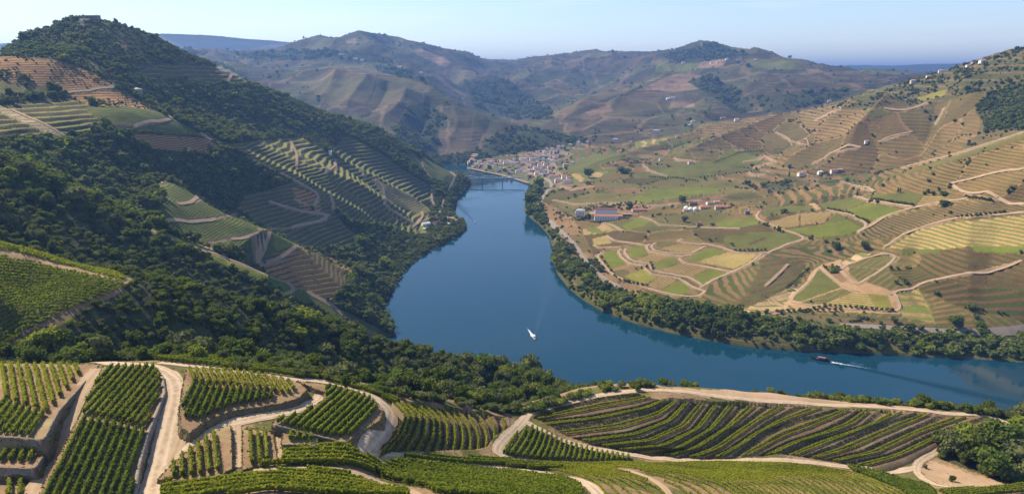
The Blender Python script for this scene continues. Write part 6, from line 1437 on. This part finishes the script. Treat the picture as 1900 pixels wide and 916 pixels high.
for (u, v), L_, W_, H_, ro, wl, rf, lb in (((1307, 387), 20, 13, 4.5, 3, m_cr, m_rt, 'broad red hipped roof house right of the white tanks'), ((1341, 387), 30, 10, 4.5, -3, m_cr, m_rt, 'long red roofed lodge right of the white tanks'), ((1317, 379), 14, 8, 4.5, 10, m_wh, m_rt, 'red roofed house behind the lodge'), ((1286, 380), 16, 8, 5, 0, m_st, m_rd, 'dark brick hall just behind the white tanks'),
    ((1386, 396), 9, 6, 5, 5, m_st, m_st, 'roofless looking stone barn by the road bend'), ((1272, 392), 10, 5, 3.5, 0, m_wh, m_rb, 'small house at the foot of the white tanks'), ((1297, 418), 9, 6, 4, 0, m_st, m_rd, 'dark hut beside the vineyard track'), ((1330, 377), 12, 7, 4, 0, m_wh, m_rb, 'pale house at the rear of the lodge')):
    house(u, v, L_, W_, H_, ro, wl, rf, lb, None, hip=L_ > 18, detail=True)
for u, v, w in ((1273, 389, 'left'), (1281, 391, 'middle'), (1290, 391, 'right')):
    x, y, z = (float(q[0]) for q in pick([u], [v])); me = bpy.data.meshes.new('tank'); bm = bmesh.new(); prof = [(5, -2), (5, 3.2)] + [(5 * math.cos(a), 3.2 + 4.3 * math.sin(a)) for a in np.linspace(.12, 1.5, 8)]
    rings = [[bm.verts.new((r_ * math.cos(i * .2618), r_ * math.sin(i * .2618), zz)) for i in range(24)] for r_, zz in prof]
    for a, b in zip(rings, rings[1:]):
        for i in range(24): bm.faces.new((a[i], a[(i + 1) % 24], b[(i + 1) % 24], b[i]))
    bm.faces.new(rings[-1]); bm.to_mesh(me); bm.free(); me.materials.append(m_wh); link('storage_dome', me, '%s one of the three white domed tanks' % w, 'storage tank', 'white domed tanks', loc=(x, y, z))
# house on the summit
e = house(172, 38, 24, 9, 4, -4, m_st, m_rg, 'long low house on the wooded summit', None, rise=.5, detail=True, dz=3.5); house(158, 40, 14, 7, 3, -4, m_wh, m_rd, 'lower wing left of the summit house', None, rise=.8, dz=1.0)
# bridge across the river
yb, xa, xb_, zd = 1930., -150., 22., 16.5
br = bpy.data.objects.new('bridge', None); COL.objects.link(br); br.location = ((xa + xb_) / 2, yb, 0); br['label'] = 'pale steel bridge with low arches and two piers across the river'; br['category'] = 'bridge'
Lb = xb_ - xa; m_br = mat('bridge_paint', (.50, .56, .58), .5, .4)
child('deck', boxm('deck', Lb + 24, 6.5, .9, zd, m_br), br); 
for s in (-1, 1): child('railing', boxm('railing', Lb + 24, .15, 1.1, zd + .9, m_br), br, (0, s * 3.2, 0))
for sx in (-1, 1): child('pier', boxm('pier', 2.4, 7.0, zd + 7, -7, m_wall), br, (sx * Lb / 6 + 8, 0, 0))
for k in range(3):
    for s in (-1, 1):
        c0 = -Lb / 2 + (k + .5) * Lb / 3 + 8 * (k > 0) * 0; n = 12; co = []; fc = []
        for i in range(n + 1):
            t = i / n; xx = c0 + (t - .5) * Lb / 3; zz = zd + .9 + 6.2 * 4 * t * (1 - t)
            for dy in (-.25, .25):
                for dz_ in (-.35, .35): co.append((xx, s * 3.1 + dy, zz + dz_))
        for i in range(n):
            b = i * 4
            for a_, b_ in ((0, 1), (1, 3), (3, 2), (2, 0)): fc.append((b + a_, b + b_, b + 4 + b_, b + 4 + a_))
        me = bpy.data.meshes.new('arch'); me.from_pydata(co, [], fc); me.materials.append(m_br); me.update(); child('arch', me, br)
# ------------------------------------------------------------------ boats
def hull(L_, W_, H_, material, sheer=.3, name='hull'):
    n = 12; co = []; fc = []
    for i in range(n + 1):
        t = i / n; w = W_ / 2 * (1 - max(0, (t - .45) / .55) ** 2.2) * (.75 + .25 * min(1, t / .25)); w = max(w, .04); zt = H_ + sheer * (2 * t - .7) ** 2; xx = (t - .5) * L_
        co += [(xx, -w, zt), (xx, -w * .7, -.4), (xx, w * .7, -.4), (xx, w, zt), (xx, w * .85, zt - .3), (xx, -w * .85, zt - .3)]
    for i in range(n):
        b = i * 6
        for k in range(6): fc.append((b + k, b + (k + 1) % 6, b + 6 + (k + 1) % 6, b + 6 + k))
    fc += [(5, 4, 3, 2, 1, 0), tuple(n * 6 + k for k in range(6))]
    me = bpy.data.meshes.new(name); me.from_pydata(co, [], fc); me.materials.append(material); me.update(); return me
def boat_at(u, v, to, name, label):
    x, y = map(float, pz(u, v, 0)); x1, y1 = map(float, pz(*to, 0)); b = bpy.data.objects.new(name, None); COL.objects.link(b); b.location = (x, y, .15); b.rotation_euler = (0, 0, math.atan2(y1 - y, x1 - x)); b['label'] = label; b['category'] = 'boat'; return b
m_bw = mat('boat_white', (.82, .82, .80), .3, .5); m_bd = mat('dark_timber', (.045, .028, .028), .5, .3); m_bc = mat('canopy_cloth', (.26, .15, .15), .8); m_red = mat('red_cushion', (.45, .10, .10), .7)
b = boat_at(991, 627, (1005, 650), 'motor_boat', 'white motor cruiser heading down the wide blue river')
child('hull', hull(10.5, 3.6, 1.5, m_bw), b); child('cabin', boxm('cabin', 4.2, 2.7, 1.5, 1.2, m_bw), b, (-.6, 0, 0)); child('windscreen', boxm('windscreen', .3, 2.5, .8, 1.7, m_gl), b, (1.7, 0, 0)); child('awning', boxm('awning', 2.6, 2.6, .15, 3.1, m_bw), b, (-1.8, 0, 0)); child('seat', boxm('seat', 1.0, 2.0, .5, 1.3, m_red), b, (2.7, 0, 0)); child('seat', boxm('seat', .9, 2.2, .6, 1.2, m_red), b, (-3.9, 0, 0))
b = boat_at(1523, 668, (1480, 661), 'river_boat', 'long dark wooden boat with covered deck near the right bank')
child('hull', hull(19, 4.2, 1.5, m_bd, .9), b); child('canopy', boxm('canopy', 8, 3.2, .2, 3.4, m_bc), b, (-.8, 0, 0)); child('cabin', boxm('cabin', 2.6, 3.0, 2.6, 1.0, m_bd), b, (-5.8, 0, 0))
for i in range(4):
    for s in (-1, 1): child('post', boxm('post', .15, .15, 2.2, 1.2, m_bd), b, (-4.3 + i * 2.4, s * 1.45, 0))
child('prow', boxm('prow', .5, .5, 1.8, 1.6, m_bc), b, (8.6, 0, 0)); child('bench', boxm('bench', 3, 2.6, .5, 1.2, m_bc), b, (4.4, 0, 0))
b = boat_at(881, 413, (878, 421), 'motor_boat', 'small boat far upriver with a wide wake')
child('hull', hull(9, 3.2, 1.4, m_bw), b); child('cabin', boxm('cabin', 3.4, 2.3, 1.5, 1.1, m_bd), b, (-.4, 0, 0)); child('awning', boxm('awning', 2.4, 2.3, .15, 2.9, m_bw), b, (-2, 0, 0))
b = boat_at(988, 349, (995, 350), 'motor_boat', 'moored small boat beside the village trees'); child('hull', hull(11, 3.4, 1.2, m_bw), b); child('cabin', boxm('cabin', 4, 2.4, 1.6, 1.0, m_bw), b)
m_fo = mat('foam', (.70, .76, .80), .7)
def foam(u, v, to, L_, w0, w1, n, label, seed):
    x, y = map(float, pz(u, v, 0)); x1, y1 = map(float, pz(*to, 0)); a = math.atan2(y1 - y, x1 - x); rr = np.random.default_rng(seed); t = rr.beta(1, 2.2, n); q = rr.normal(0, .33, n) * (w0 + (w1 - w0) * t); P = np.stack([t * L_, q, rr.uniform(.03, .09, n)], 1)
    s = rr.uniform(.12, .42, (n, 1)) * (1.2 - .8 * t[:, None]); ang_ = rr.uniform(0, 3.14, n); dx = np.stack([np.cos(ang_), np.sin(ang_), 0 * ang_], 1) * s; dy = np.stack([-np.sin(ang_), np.cos(ang_), 0 * ang_], 1) * s * .6
    co = np.stack([P - dx - dy, P + dx - dy, P + dx + dy, P - dx + dy], 1).reshape(-1, 3); me = newmesh('foam', co, np.arange(len(co)).reshape(-1, 4), m_fo); o = link('foam', me, kind='stuff', label=label); o.location = (x, y, 0); o.rotation_euler = (0, 0, a)
foam(989, 624, (979, 609), 30, 2.4, .8, 900, 'white wake of the cruiser', 1); foam(1535, 670, (1570, 676), 46, 2.6, 1.0, 420, 'white wake of the dark boat', 2); foam(881, 412, (884, 402), 16, 1.6, .8, 160, 'white wake of the far boat', 3)
# low stone quay along the village
x, y = pz([868, 880, 905, 930, 958, 980], [313, 315.5, 321, 326, 334, 341], 0); ln = smooth_line(np.stack([x, y], 1), 8); ribbon('quay', ln, 9, m_bare, lambda X_, Y_: X_ * 0 + 3.2, lambda d: 0)
# ------------------------------------------------------------------ labels that single trees out by their place in the wood
grp = {}
for o in COL.objects:
    if o.parent is None and o.get('category') in ('tree', 'bush') and o.get('group') and o['group'] != 'trees that stand alone': grp.setdefault(o['label'], []).append(o)
for lb, lst in grp.items():
    if len(lst) < 2: continue
    sx = lambda o: float(px(o.location.x, o.location.y, o.location.z)[0])
    lst.sort(key=sx)
    for i, o in enumerate(lst):
        if i < 59: o['label'] = ('%s from left, %s' % (ordinal(i), lb.replace(' the wood where the spur meets the river', ' the wood near the spur tip').replace('in the ravine wood left of the lone round tree', 'in the ravine wood').replace('beyond the curved terraces at the river edge', 'beyond the curved terraces').replace('beyond the ridge road above the ravine', 'beyond the ridge road').replace('on the shaded slope behind the left vineyard spur', 'behind the left vineyard spur')))
# ------------------------------------------------------------------ the air
bm = bmesh.new(); bmesh.ops.create_cube(bm, size=1); me = bpy.data.meshes.new('haze')
for v in bm.verts: v.co = Vector((v.co.x * 44000, v.co.y * 23600 + 11200, (v.co.z + .5) * 660 - 12))
bm.to_mesh(me); bm.free()
m = bpy.data.materials.new('haze'); m.use_nodes = True; t = m.node_tree; t.nodes.clear(); o_ = t.nodes.new('ShaderNodeOutputMaterial'); pv = t.nodes.new('ShaderNodeVolumePrincipled')
pv.inputs['Color'].default_value = (.20, .39, .86, 1); pv.inputs['Density'].default_value = HAZE; pv.inputs['Anisotropy'].default_value = .25
t.links.new(pv.outputs[0], o_.inputs['Volume']); me.materials.append(m); link('haze', me, kind='stuff', label='blue haze over the valley')
